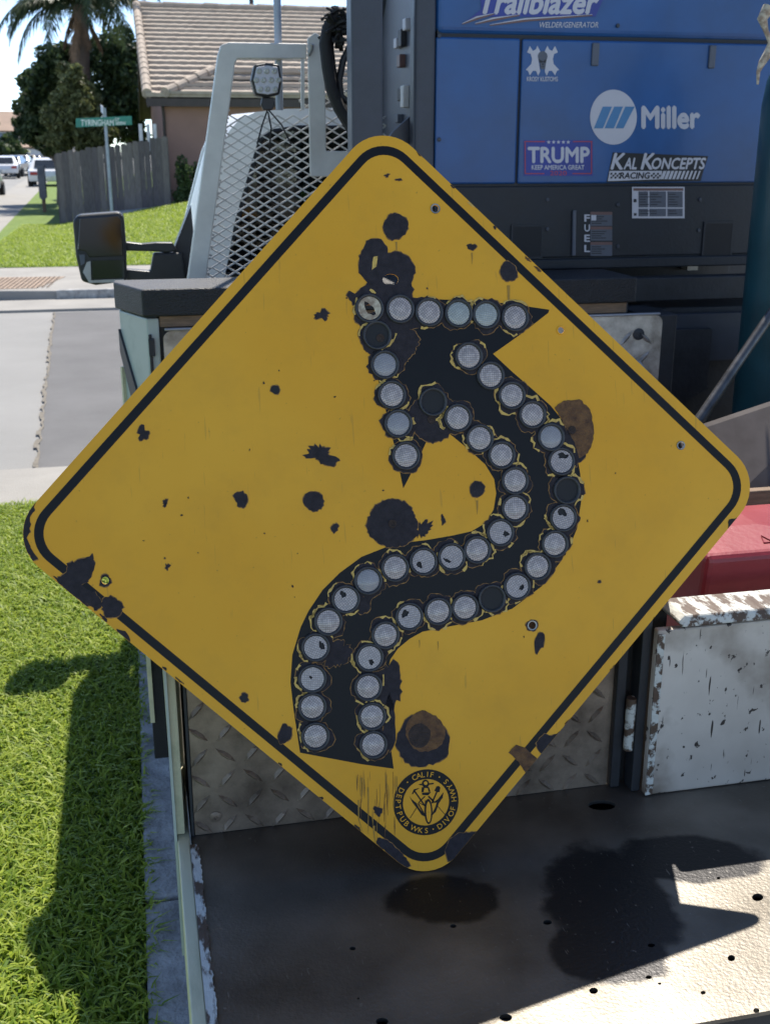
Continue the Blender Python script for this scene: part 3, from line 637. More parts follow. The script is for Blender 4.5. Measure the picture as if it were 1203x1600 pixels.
# ================================================================== THE TRUCK
DK = .727
def tread_panel(name, mat, parent, x0, x1, y, z0, z1, pitch, rr=0., holes=0):
    """raised diamond pattern on an upright plate at Y = y"""
    r = random.Random(int(x0 * 100) + 3); mb = MB()
    if rr:
        pl = []
        for cx_, cz, a0 in ((x1 - rr, z1 - rr, 0), (x0 + rr, z1 - rr, 90), (x0 + .001, z0 + .001, 180), (x1 - .001, z0 + .001, 270)):
            q = rr if a0 < 180 else .001
            pl += [(cx_ + q * math.cos(rad(a0 + t)), y, cz + q * math.sin(rad(a0 + t))) for t in range(0, 91, 15)]
        mb.prism(pl, (0, .004, 0))
    else: mb.box(x0, x1, y, y + .004, z0, z1)
    nx, nz = int((x1 - x0) / pitch) + 2, int((z1 - z0) / pitch) + 2
    for i in range(nx):
        for j in range(nz):
            cx_, cz = x0 + (i + .32) * pitch, z0 + (j + .34) * pitch
            s = 1 if (i + j) % 2 else -1; ang = rad(45) * s + rad(4); L_, W_, H_ = pitch * .50, pitch * .115, .0052
            if not (x0 + L_ * .6 < cx_ < x1 - L_ * .6 and z0 + L_ * .6 < cz < z1 - L_ * .6): continue
            ca, sa = math.cos(ang), math.sin(ang)
            P_ = lambda u, v, h: (cx_ + u * ca - v * sa, y - h, cz + u * sa + v * ca)
            mb.add([P_(-L_, 0, 0), P_(-L_ * .3, -W_, 0), P_(L_ * .3, -W_, 0), P_(L_, 0, 0), P_(L_ * .3, W_, 0), P_(-L_ * .3, W_, 0), P_(-L_ * .55, 0, H_), P_(L_ * .55, 0, H_)],
                   [(0, 1, 6), (1, 2, 7, 6), (2, 3, 7), (3, 4, 7), (4, 5, 6, 7), (5, 0, 6)])
    return mb.build(name, mat, parent)
def bolt(parent, x, y, z, r=.008, mat='black_steel'):
    MB().lathe((x, y, z), [(r * 1.5, 0), (r * 1.5, .001), (r, .0025), (r * .5, .003), (r * .45, .001), (.0001, .001)], 14, ax=(0, -1, 0), cap=False).build('bolt', mat, parent, smooth=40)
def truck():
    tk = empty('service_truck', (1, 1.5, 0), 'old service truck with steel rear deck, tool box, mesh headache rack and white cab', 'truck')
    r = random.Random(9)
    # deck sheet with drilled holes
    hl = []
    for (px, py, rx, ry) in ((940, 1258, 22, 8), (551, 1482, 5, 3), (855, 1441, 7, 4), (927, 1548, 7, 5), (790, 1590, 10, 6), (1017, 1477, 6, 3), (1142, 1497, 6, 5), (1183, 1402, 9, 6), (1098, 1551, 4, 3), (1181, 1579, 5, 4), (1013, 1527, 5, 3), (708, 1447, 5, 3), (597, 1596, 10, 6), (1122, 1372, 3, 2), (560, 1560, 2, 1.5), (1030, 1537, 3, 2)):
        hl.append([tuple(PZ(u, v, DK)) for u, v in ell(px, py, rx, ry, 14)])
    MB().plate([(-.004, -.508, DK), (2.0, -.508, DK), (2.0, 1.42, DK), (-.004, 1.42, DK)], hl, (0, 0, -.006)).build('deck', 'deck_steel', tk)
    MB().box(-.004, 1.99, -.43, 1.38, .665, .675).build('underbody', 'black_steel', tk)
    MB().box(.0, 2.0, -.505, -.44, .60, DK - .008).build('bumper_beam', 'black_steel', tk)
    MB().box(.25, .35, -.43, 1.4, .50, .66).box(1.55, 1.65, -.43, 4.0, .50, .66).build('chassis_rail', 'black_steel', tk)
    # left edge: cream skin and the chipped angle iron inside it
    def jagstrip(x0, x1, z, y0, y1, h, seed):
        q = random.Random(seed); mb = MB(); n = 90; P = []
        for i in range(n + 1):
            yy = y0 + (y1 - y0) * i / n; P += [(x0, yy, z), (x1 + q.uniform(-.0022, .0022), yy, z + q.uniform(-.0006, .0006)), (x1, yy, z - h)]
        mb.add(P, [f for i in range(n) for f in ((3 * i, 3 * i + 1, 3 * i + 4, 3 * i + 3), (3 * i + 1, 3 * i + 2, 3 * i + 5, 3 * i + 4))]); return mb
    MB().box(-.026, -.008, -.508, .21, .44, DK + .004).build('side_skin', 'truck_cream', tk, bevel=.002)
    jagstrip(-.0085, .0035, DK + .006, -.507, -.03, .006, 3).build('edge_angle', 'chipped', tk)
    MB().box(-.027, -.0045, .21, 1.39, .44, 1.05).build('side_wall', 'truck_cream', tk, bevel=.002)
    MB().box(-.0045, -.0005, -.002, .208, DK + .001, 1.19).build('corner_gap', 'black_steel', tk)
    MB().box(-.0265, -.014, -.001, .206, DK + .006, 1.19).build('corner_post', 'truck_cream', tk, bevel=.002)
    MB().box(-.030, -.0262, -.012, .03, DK - .2, 1.16).build('seam_strip', 'truck_green', tk)
    # upright tread plate that the sign leans on
    tread_panel('tread_plate', 'tread_dark', tk, .0005, .655, 0., DK + .001, 1.235, .0385)
    MB().box(.002, .65, .006, .19, DK + .001, 1.228).build('riser_light_stop', 'black_steel', tk)  # hidden black box, added to block sun leaking past the plate's edge
    for px, py in ((337, 1276), (990, 1180)):
        p = PY(px, py, 0.); bolt(tk, p.x, -.0005, p.z, .006, 'tread_dark')
    MB().box(.656, .672, -.012, .006, DK + .001, 1.235).box(.684, .699, -.03, .0, DK + .001, 1.235).build('gate_post', 'black_steel', tk, bevel=.002)
    MB().box(.660, .74, .0065, .012, DK + .001, 1.232).build('post_light_stop', 'rubber', tk)  # added filler: closes the slit that let streaks of sun onto the deck
    MB().lathe((.678, -.02, .80), [(.008, 0), (.008, .09)], 12).build('gate_hinge', 'chipped', tk, smooth=40)
    MB().lathe((.678, -.02, 1.02), [(.008, 0), (.008, .09)], 12).build('gate_hinge', 'chipped', tk, smooth=40)
    # white worn gate on the right, with folded tread-plate lip
    MB().box(.7005, 1.75, -.045, -.030, DK + .001, 1.012).build('gate_panel', 'white_worn', tk, bevel=.003)
    MB().box(.7003, .712, -.047, -.0452, DK + .003, 1.006).build('gate_edge', 'chipped', tk)
    MB().prism([(.735, -.056, 1.018), (.728, -.054, 1.028), (.74, -.05, 1.036), (1.75, -.05, 1.036), (1.75, -.056, 1.020)], (0, .07, 0)).build('gate_lip', 'chipped', tk, bevel=.003)
    MB().box(1.98, 2.0, -.03, 1.4, DK + .002, 1.2).build('side_wall', 'truck_cream', tk)
    # cross tool box: black padded lid, tread-plate front, pale flared left cheek
    lid = [(-.016, 1.395), (-.085, 1.58), (-.085, 1.63), (1.30, 1.63), (1.30, 1.395)]
    MB().prism([(x, y, 1.305) for x, y in lid][::-1], (0, 0, .068)).build('tool_box_lid', 'black_lid', tk, bevel=.005, seg=3)
    MB().prism([(-.008, 1.412, DK), (-.075, 1.585, DK), (-.075, 1.62, DK), (.022, 1.62, DK), (.022, 1.412, DK)][::-1], (0, 0, .572)).build('tool_box_cheek', 'truck_green', tk, bevel=.004)
    fc_ = lambda t, z: Vector((-.008 - .067 * t, 1.412 + .173 * t, z))
    MB().prism([fc_(1.0, 1.25), fc_(1.0, 1.19), fc_(.22, .90), fc_(.05, .92), fc_(.05, .98)], (-.006, -.0024, 0)).build('cheek_brace', 'slate', tk)
    MB().prism([fc_(.94, 1.15), fc_(1.0, 1.15), fc_(1.0, .74), fc_(.94, .74)], (-.008, -.003, 0)).build('cheek_rail', 'truck_cream', tk)
    MB().box(-.07, .02, 1.63, 2.7, DK, 1.19).build('bed_side', 'truck_green', tk, bevel=.004)
    MB().box(-.006, .002, 1.404, 1.411, 1.13, 1.26).box(-.007, .008, 1.400, 1.411, 1.205, 1.250).build('lid_latch', 'black_steel', tk, bevel=.002)
    MB().box(.023, 1.29, 1.425, 1.62, DK, 1.303).build('tool_box_body', 'black_steel', tk)
    MB().box(.101, 1.98, 1.64, 2.75, .80, 1.25).build('bed_box', 'black_steel', tk)
    MB().box(1.30, 2.4, 2.42, 2.45, DK, 1.45).build('gap_blocker', 'black_steel', tk)  # dark panel added to shut off bright gaps beside the gas cylinder
    MB().box(.024, 1.28, 1.412, 1.424, 1.277, 1.303).build('lid_rail', 'wood', tk)
    tread_panel('tool_box_front', 'tread_bright', tk, .030, 1.385, 1.40, 1.02, 1.268, .056, .022)
    MB().box(.034, 1.375, 1.392, 1.404, 1.269, 1.276).build('front_rim', 'rim_metal', tk, bevel=.003)
    for px, py in ((997, 522),):
        p = PY(px, py, 1.4); bolt(tk, p.x, 1.398, p.z, .011)
    MB().tube([(PY(x, y, 1.385)) for x, y in ((950, 560), (975, 562), (998, 566), (1006, 578), (1000, 590))], .006, 8).build('latch_handle', 'rim_metal', tk, smooth=60)
    # carrier under the welder
    MB().box(.78, 2.05, 1.66, 1.72, 1.27, 1.34).box(.78, 2.05, 2.25, 2.36, 1.27, 1.36).box(1.36, 1.46, 1.46, 2.3, .95, 1.26).box(1.46, 2.0, 2.12, 2.2, DK, 1.26).build('equipment_frame', 'black_steel', tk, bevel=.004)
    MB().box(1.40, 1.97, 1.58, 1.60, 1.10, 1.24).build('frame_apron', 'slate', tk)
    MB().prism([(1.39, 1.55, .9), (1.62, 1.55, 1.02), (1.62, 1.55, 1.2), (1.39, 1.55, 1.2)], (0, .03, 0)).build('gusset', 'black_steel', tk)
    # upright of the pipe rack
    MB().box(.575, .662, 1.70, 1.77, 1.28, 2.75).build('rack_upright', 'slate', tk, bevel=.006)
    # headache rack
    yb = 2.20
    Q = lambda x, y, b=yb: PY(x, y, b)
    L0, L1 = Q(305, 438), Q(352, 84)
    MB().prism([Q(293, 440), Q(341, 86), Q(346, 70), Q(358, 66), Q(480, 68), Q(480, 92), Q(372, 92), Q(368, 98), Q(322, 440)], (0, .045, 0)).build('rack_frame', 'rack_white', tk, bevel=.004)
    MB().prism([Q(480, 60), Q(492, 51), Q(506, 62), Q(509, 236), Q(560, 236), Q(560, 276), Q(484, 276)], (0, -.012, 0)).build('rack_post', 'rack_white', tk, bevel=.003)
    MB().prism([Q(471, 92), Q(476, 92), Q(476, 172), Q(471, 172)], (0, .01, 0)).build('rack_stay', 'rack_white', tk)
    p = Q(487, 76, yb - .02); MB().tube([p + Vector((.0, -.004, .012)), p, p + Vector((-.008, .01, -.018))], .006, 8).build('rack_hook', 'rim_metal', tk, smooth=60)
    MB().bar(Q(600, 276), Q(505, 262), .02, .02).box(.575, 1.9, yb, yb + .04, 1.32, 1.37).box(1.86, 1.9, yb, yb + .045, 1.3, 2.0).build('rack_crossbar', 'rack_white', tk)
    def expanded(x0, x1, z0, z1, ix, iz, y, xl):
        mb = MB(); nz = int((z1 - z0) / iz)
        for j in range(nz):
            pts = []; nx = int((x1 - x0) / (ix / 2)) + 1
            for i in range(nx + 1):
                x = x0 + i * ix / 2; z = z0 + j * iz + (iz / 2 if (i + j) % 2 else -iz / 2) * .93
                if x >= xl(z) - .004: pts.append((x, y + .003 * ((i + j) % 2), z))
            for a, b in zip(pts, pts[1:]): mb.bar(a, b, .0045, .0045)
        return mb
    ztop, zbot = Q(400, 170).z, Q(300, 440).z
    lx = lambda z: Q(322, 440).x + (Q(355, 170).x - Q(322, 440).x) * (z - zbot) / (ztop - zbot)
    expanded(Q(322, 440).x, 1.0, zbot, ztop, .050, .0150, yb + .05, lx).build('mesh_screen', 'mesh_metal', tk)
    expanded(Q(470, 100).x, Q(478, 100).x + .16, Q(400, 168).z, Q(470, 96).z, .050, .0150, yb + .05, lambda z: 0).build('mesh_screen', 'mesh_metal', tk)
    mb = MB()
    for i in range(26):
        z = zbot + (ztop - zbot) * i / 25; mb.bar((lx(z) - .012, yb + .045, z), (lx(z) + .012, yb + .05, z + r.uniform(-.008, .008)), .006, .006)
    mb.build('mesh_edge', 'mesh_metal', tk)
    MB().tube([Q(437, 172, yb + .06), Q(432, -60, yb + .06), Q(432, -400, yb + .06)], .012, 10).build('whip_mast', 'pole_metal', tk, smooth=60)
    # cab: rear frame with window opening, roof, sides, windscreen
    yc, xc = 2.90, 1.0
    half = [(.184 - .01, 1.25), (.244, 1.484), (.313, 1.70), (.345, 1.765), (.385, 1.808), (.45, 1.835), (.56, 1.846), (.80, 1.853)]
    low = [(.12, .55), (.14, 1.0)]
    left = low + half; outer = left + [(2 * xc - x, z) for x, z in left[::-1]]
    wl = [(.31, 1.25), (.361, 1.436), (.429, 1.643), (.462, 1.735), (.50, 1.765), (.60, 1.78)]
    win = wl + [(2 * xc - x, z) for x, z in wl[::-1]]
    cabm = MB().plate([(x, yc, z) for x, z in outer], [[(x, yc, z) for x, z in win]], (0, .05, 0))
    fr_l = [(.13, .9), (.17, 1.25), (.30, 1.62), (.38, 1.72), (.6, 1.76)]; frw = [(.26, 1.27), (.36, 1.58), (.45, 1.66), (.65, 1.69)]
    yf = 4.15
    n = len(outer)
    sh = [(x, yc + .05, z) for x, z in outer] + [(xc + (x - xc) * .99, yf - .2, z + (.02 if z > 1.7 else 0)) for x, z in outer]
    cab = MB().add(cabm.v, cabm.f)
    cab.add(sh, [(i, i + 1, n + i + 1, n + i) for i in range(n - 1) if not (outer[i][1] >= 1.25 and outer[i + 1][1] <= 1.70 and outer[i][1] <= 1.7) or True])
    cb = cab.build('cab', 'cab_white', tk, smooth=35)
    MB().plate([(x, yf - .2, z) for x, z in outer], [[(xc + (x - xc) * 1.05, yf - .2, z - .02 if z > 1.6 else z) for x, z in win]], (0, .05, 0)).build('windscreen_frame', 'cab_white', cb)
    MB().prism([(x, yc + .02, z) for x, z in win], (0, .004, 0)).build('rear_window', 'tinted_glass', cb)
    MB().prism([(xc + (x - xc) * 1.05, yf - .18, z - .02 if z > 1.6 else z) for x, z in win], (0, .004, 0)).build('windscreen', 'tinted_glass', cb)
    MB().tube([(x, yc - .004, z) for x, z in win], .010, 6, closed=True).build('window_seal', 'rubber', cb)
    for xx in (.55, 1.45): MB().box(xx - .24, xx + .24, 3.25, 3.4, .9, 1.50).box(xx - .12, xx + .12, 3.27, 3.37, 1.50, 1.64).build('seat', 'seat_cloth', tk, bevel=.04, seg=3)
    MB().box(.14, 1.86, 3.9, yf + 1.2, .6, 1.16).build('bonnet', 'cab_white', tk, bevel=.06, seg=3)
    # door mirror
    g = lambda x, y, b=2.9: PY(x, y, b)
    hs = [(122, 336), (186, 331), (194, 338), (198, 385), (199, 440), (150, 446), (128, 440), (119, 400), (114, 345)]
    mr = MB().prism([g(*p) for p in hs], (0, .10, 0)).build('mirror', 'mirror_black', tk, bevel=.014, seg=3)
    MB().prism([g(x, y, 2.893) for x, y in ((125, 341), (184, 337), (190, 344), (193, 400), (140, 402), (135, 393), (122, 390))], (0, .004, 0)).build('mirror_glass', 'mirror_glass', mr, bevel=.003)
    MB().prism([g(x, y, 2.893) for x, y in ((144, 407), (194, 406), (195, 434), (145, 436))], (0, .004, 0)).build('mirror_glass', 'mirror_glass', mr)
    MB().prism([g(x, y, 2.892) for x, y in ((136, 410), (142, 408), (143, 438), (194, 436), (194, 441), (140, 442), (130, 425))], (0, .004, 0)).build('mirror_trim', 'rim_metal', mr)
    MB().prism([g(x, y, 2.891) for x, y in ((124, 398), (133, 398), (133, 411), (127, 415))], (0, .004, 0)).build('mirror_switch', 'decal_grey', mr)
    MB().prism([g(x, y, 2.95) for x, y in ((196, 378), (222, 381), (245, 379), (270, 379), (278, 392), (262, 395), (240, 393), (196, 392))], (0, .05, 0)).build('mirror_arm', 'mirror_black', tk, bevel=.006)
    MB().prism([g(x, y, 2.95) for x, y in ((196, 421), (235, 424), (240, 396), (285, 395), (290, 436), (250, 440), (196, 438))], (0, .06, 0)).build('mirror_arm', 'mirror_black', tk, bevel=.006)
    MB().prism([(.10, 3.0, 1.0), (.10, 3.0, 1.28), (.20, 3.0, 1.50), (.22, 3.0, 1.0)], (0, .1, 0)).build('door_pillar', 'mirror_black', tk)
    # mud flap, wheels
    MB().box(-.062, .22, 1.18, 1.195, .19, .52).build('mud_flap', 'rubber', tk, bevel=.003)
    MB().box(-.066, -.055, 1.172, 1.18, .30, .53).build('flap_bracket', 'truck_cream', tk)
    for wx, wy in ((.10, 1.75), (1.9, 1.75), (.10, 4.4), (1.9, 4.4)):
        t = MB().lathe((wx - .12, wy, .38), [(.20, 0), (.34, .005), (.375, .03), (.38, .12), (.375, .21), (.34, .235), (.20, .24)], 32, ax=(1, 0, 0), cap=False).build('wheel', 'rubber', tk, smooth=35)
        MB().lathe((wx - .10, wy, .38), [(.20, 0), (.19, .05), (.08, .04), (.06, -.01), (.0001, -.01)], 24, ax=(1, 0, 0), cap=False).build('rim', 'rim_metal', t, smooth=35)
    return tk
truck()

# ================================================================== WELDER AND LOOSE THINGS ON THE TRUCK
def welder():
    wd = empty('welder_generator', (1.45, 2.05, 1.36), 'blue engine-driven welder generator covered in stickers, strapped behind the tool box', 'welder')
    Y = 1.75; F = lambda d: (lambda x, y: PY(x, y, Y - d))
    zb, zs, zt = PY(680, 290, Y).z, PY(760, 57, Y).z, 2.19
    xl, xm, xr = PY(680, 200, Y).x, PY(811, 170, Y).x, 2.09
    MB().box(xl + .004, xr, Y + .008, 2.36, 1.365, zt - .01).build('cabinet_core', 'welder_base', wd)
    MB().box(xl, xm - .003, Y, Y + .03, zb + .003, zs - .003).build('side_panel', 'welder_blue', wd, bevel=.006, seg=3)
    MB().box(xm + .003, xr - .01, Y - .002, Y + .03, zb + .003, zs - .004).build('service_door', 'welder_blue', wd, bevel=.006, seg=3)
    MB().box(xl, xr, Y - .001, 2.35, zs + .003, zt).build('top_cover', 'welder_blue', wd, bevel=.02, seg=4)
    MB().box(xl, xr, Y + .004, Y + .03, 1.395, zb - .003).build('base_panel', 'welder_base', wd, bevel=.004)
    MB().box(xl - .01, xr + .01, Y - .012, 2.38, 1.362, 1.392).build('skid', 'welder_base', wd, bevel=.004)
    MB().box(xl - .062, xl - .001, Y - .003, Y + .06, 1.39, zt - .005).build('corner_frame', 'slate', wd, bevel=.012, seg=3)
    # control end on the left
    MB().box(xl - .030, xl, Y + .06, 2.34, 1.42, 2.16).build('control_panel', 'decal_grey', wd)
    MB().tube([(xl - .06, 2.36, 1.40), (xl - .06, 2.36, 2.02), (xl - .05, 2.33, 2.12), (xl - .03, 2.28, 2.18)], .045, 12).build('end_frame', 'slate', wd, smooth=60)
    for (x, y, w_, h_, m_) in ((617, 65, 10, 16, 'decal_white'), (632, 60, 12, 26, 'black_steel'), (646, 42, 7, 18, 'decal_white'), (630, 148, 12, 20, 'black_steel'), (640, 152, 9, 34, 'pipe_white'), (622, 185, 12, 14, 'decal_grey'), (628, 95, 8, 20, 'decal_brown')):
        p = PY(x, y, 2.0); MB().box(xl - .048, xl - .029, p.y - .02 + (x - 630) * -.004, p.y + .02 + (x - 630) * -.004, p.z - h_ * .0009, p.z + h_ * .0009).build('socket', m_, wd, bevel=.003)
    MB().prism([PY(615, 205, 1.82), PY(645, 178, 1.82), PY(645, 225, 1.82), PY(600, 225, 1.82)], (0, .02, 0)).build('drip_guard', 'slate', wd)
    for x, y in ((686, 56), (686, 218), (965, 40), (855, 312), (965, 320), (855, 358), (965, 385), (1093, 312), (1091, 360)):
        p = PY(x, y, Y - (.006 if y < 280 else -.003)); MB().lathe(p, [(.006, 0), (.005, .003), (.0001, .0035)], 12, ax=(0, -1, 0), cap=False).build('screw', 'slate', wd, smooth=40)
    for x0, x1, y0, y1 in ((922, 935, 67, 103), (1104, 1117, 71, 107)):
        a, b = PY(x0, y1, Y), PY(x1, y0, Y); MB().box(a.x, b.x, Y - .010, Y - .001, a.z, b.z).build('door_latch', 'decal_grey', wd, bevel=.003)
    for x0, x1, y0, y1 in ((800, 846, 354, 402), (1098, 1144, 349, 402)):
        a, b = PY(x0, y1, Y), PY(x1, y0, Y)
        MB().plate([(a.x - .006, Y - .001, a.z - .006), (b.x + .006, Y - .001, a.z - .006), (b.x + .006, Y - .001, b.z + .006), (a.x - .006, Y - .001, b.z + .006)], [[(a.x, Y - .001, a.z), (b.x, Y - .001, a.z), (b.x, Y - .001, b.z), (a.x, Y - .001, b.z)]], (0, .005, 0)).build('vent_frame', 'welder_base', wd)
        MB().box(a.x, b.x, Y - .0005, Y + .0035, a.z, b.z).build('vent', 'cup', wd)
    # ---- printing
    D = F(.0030); D2 = F(.0036); D3 = F(.0042); D4 = F(.0048)
    box4 = lambda x0, y0, x1, y1, s=0: [(x0 + s, y0), (x1 + s, y0), (x1, y1), (x0, y1)]
    sheet('name_shadow', [[(748, -30), (955, -30), (930, 26), (760, 26), (722, 38), (752, 14)]], D, 'decal_navy', wd)
    word('name_lettering', 'Trailblazer', (752, -14, 934, 21), D2, 'decal_white', wd, .035, .28)
    for i, pts in enumerate(([(722, 38), (745, 28), (772, 22)], [(742, 38), (770, 30), (812, 24)], [(765, 40), (820, 31), (925, 24)])):
        sheet('swoosh', [ribbon(pts, [1, 6, 1.5])], D2, 'decal_brown', wd); sheet('swoosh', [ribbon([(x, y - 1.5) for x, y in pts], [.6, 2.2, .5])], D3, 'decal_white', wd)
    word('subtitle_lettering', 'WELDER/GENERATOR', (843, 34.5, 934, 43), D, 'decal_white', wd, .012, .25)
    xx = [(570, 378), (578, 360), (590, 332), (612, 368), (632, 358), (645, 330), (668, 378), (652, 430), (662, 500), (665, 515), (650, 548), (634, 512), (612, 512), (590, 545), (576, 512), (560, 505), (600, 462), (606, 425), (596, 390)]
    zz = lambda q: [(700 + x / 4.627, y / 4.627) for x, y in q]
    sheet('crossed_emblem', [zz(xx), zz([(1362 - x, y) for x, y in xx])], D, 'decal_white', wd)
    sheet('skull_decal', [zz(blob(683, 410, 34, 42, .04, 24, 3)), zz([(662, 440), (706, 440), (704, 480), (696, 500), (672, 500), (664, 480)])], D2, 'decal_grey', wd)
    sheet('skull_face', [zz([(655, 425), (678, 440), (672, 455), (660, 450)]), zz([(712, 425), (690, 440), (694, 455), (706, 450)]), zz([(680, 458), (687, 458), (690, 470), (678, 470)]), zz([(668, 480), (700, 480), (698, 484), (670, 484)])], D3, 'decal_black', wd)
    word('shop_lettering', 'KROSY KUSTOMS', (823, 120, 871, 127), D, 'decal_white', wd, .025)
    # round maker's mark
    disc = ell(958, 183, 36.5, 43, 44); zz = lambda q: [(920 + x / 6.015, 120 + y / 6.015) for x, y in q]
    sheet('round_logo', [disc], D, 'decal_white', wd)
    sheet('logo_bar', [zz([(128, 280), (215, 280), (130, 485), (45, 485)]), zz([(236, 280), (318, 280), (262, 415), (232, 485), (145, 485), (172, 420)]), zz([(340, 280), (428, 280), (322, 485), (248, 485)])], D2, 'decal_blue', wd)
    word('maker_lettering', 'Miller', (1003, 167, 1092, 200), D, 'decal_white', wd, .04)
    # campaign sticker
    sheet('sticker', [box4(818, 219, 926, 275)], D, 'decal_navy', wd)
    sheet('sticker_border', [box4(819, 220.5, 851, 222), box4(895, 220.5, 925, 222), box4(819.5, 222, 821, 271), box4(923, 222, 924.5, 271), box4(820, 270.5, 850, 272), box4(894, 270.5, 924, 272)], D2, 'decal_red', wd)
    star = lambda cx, cy, r_: [(cx + (r_ if i % 2 == 0 else r_ * .42) * math.sin(i * math.pi / 5), cy - (r_ if i % 2 == 0 else r_ * .42) * math.cos(i * math.pi / 5)) for i in range(10)]
    sheet('sticker_star', [star(857 + 7.6 * i, 222, 3.4) for i in range(5)], D2, 'decal_white', wd)
    word('sticker_lettering', 'TRUMP', (825, 230.5, 920, 254), D2, 'decal_white', wd, .035)
    word('sticker_lettering', 'KEEP AMERICA GREAT', (830.5, 258, 912.5, 265), D2, 'decal_white', wd, .025)
    word('sticker_lettering', '2020', (859, 267, 885, 274), D2, 'decal_red', wd)
    # racing sticker
    sheet('racing_back', [[(957, 238), (1106, 244), (1098, 268), (1094, 283), (947, 285), (952, 262)]], D, 'decal_black', wd)
    for s, x0, x1, y0 in (('K', 954, 976, 240), ('AL', 974, 994, 247), ('K', 1001, 1022, 240), ('ONCEPTS', 1018, 1102, 247)):
        word('racing_lettering', s, (x0, y0, x1, 264), D2, 'decal_white', wd, .03, .3)
    sheet('racing_strip', [[(952, 267), (1034, 267), (1032, 280), (949, 283)]] + [[(1036 + 6.2 * i, 267), (1041 + 6.2 * i - i * .28, 267), (1036 + 6.2 * i - i * .28, 280), (1031 + 6.2 * i, 280)] for i in range(10)], D2, 'decal_white', wd)
    word('racing_lettering', 'RACING', (968, 269.5, 1015, 279), D3, 'decal_black', wd, .03, .2)
    ch = [box4(953 + 3.2 * i, 270 + 3 * j, 956 + 3.2 * i, 273 + 3 * j, .5) for i in range(5) for j in range(3) if (i + j) % 2 == 0] + [box4(1016 + 3.2 * i, 270 + 3 * j, 1019 + 3.2 * i, 273 + 3 * j, .5) for i in range(5) for j in range(3) if (i + j) % 2]
    sheet('racing_check', ch, D3, 'decal_black', wd)
    # base labels
    G, G2, G3 = F(-.002), F(-.0014), F(-.0008)
    for c_, y in zip('FUEL', (335.5, 351, 367, 383)): word('fuel_lettering', c_, (913, y, 921, y + 10.5), G, 'decal_white', wd, .025)
    a = PY(897, 364, Y); MB().tube([PY(897, 329, Y - .004), PY(896, 399, Y - .004)], .006, 8).build('sight_gauge', 'decal_grey', wd, smooth=60)
    for i, y in enumerate((331, 354, 378)):
        sheet('warning_label', [box4(922, y, 956, y + 22)], G, 'decal_grey', wd); sheet('warning_header', [box4(922, y, 956, y + 4.5)], G2, 'decal_brown', wd)
        sheet('label_print', [box4(924, y + 7 + 3.4 * k, 924 + rng.uniform(14, 30), y + 8.3 + 3.4 * k) for k in range(4)], G2, 'decal_black', wd)
    sheet('warning_pictogram', [box4(923.5, 336, 931, 344.5)], G3, 'decal_white', wd)
    sheet('data_plate', [box4(987, 292, 1069, 341)], G, 'decal_white', wd)
    sheet('data_panel', [box4(997, 299, 1012, 324), box4(1014, 299, 1040, 324), box4(1042, 299, 1066, 324), box4(997, 326, 1012, 338), box4(1014, 326, 1040, 338), box4(1042, 326, 1066, 338)], G2, 'decal_grey', wd)
    sheet('data_header', [box4(989, 294, 1067, 298)], G2, 'decal_brown', wd)
    sheet('data_print', [box4(x, y, x + rng.uniform(8, 18), y + 1.2) for x in (999, 1016, 1044) for y in (303, 307, 311, 315, 319, 329, 333)] + [box4(989.5, 311, 994, 316), box4(990, 333, 994, 337)], G3, 'decal_black', wd)
welder()

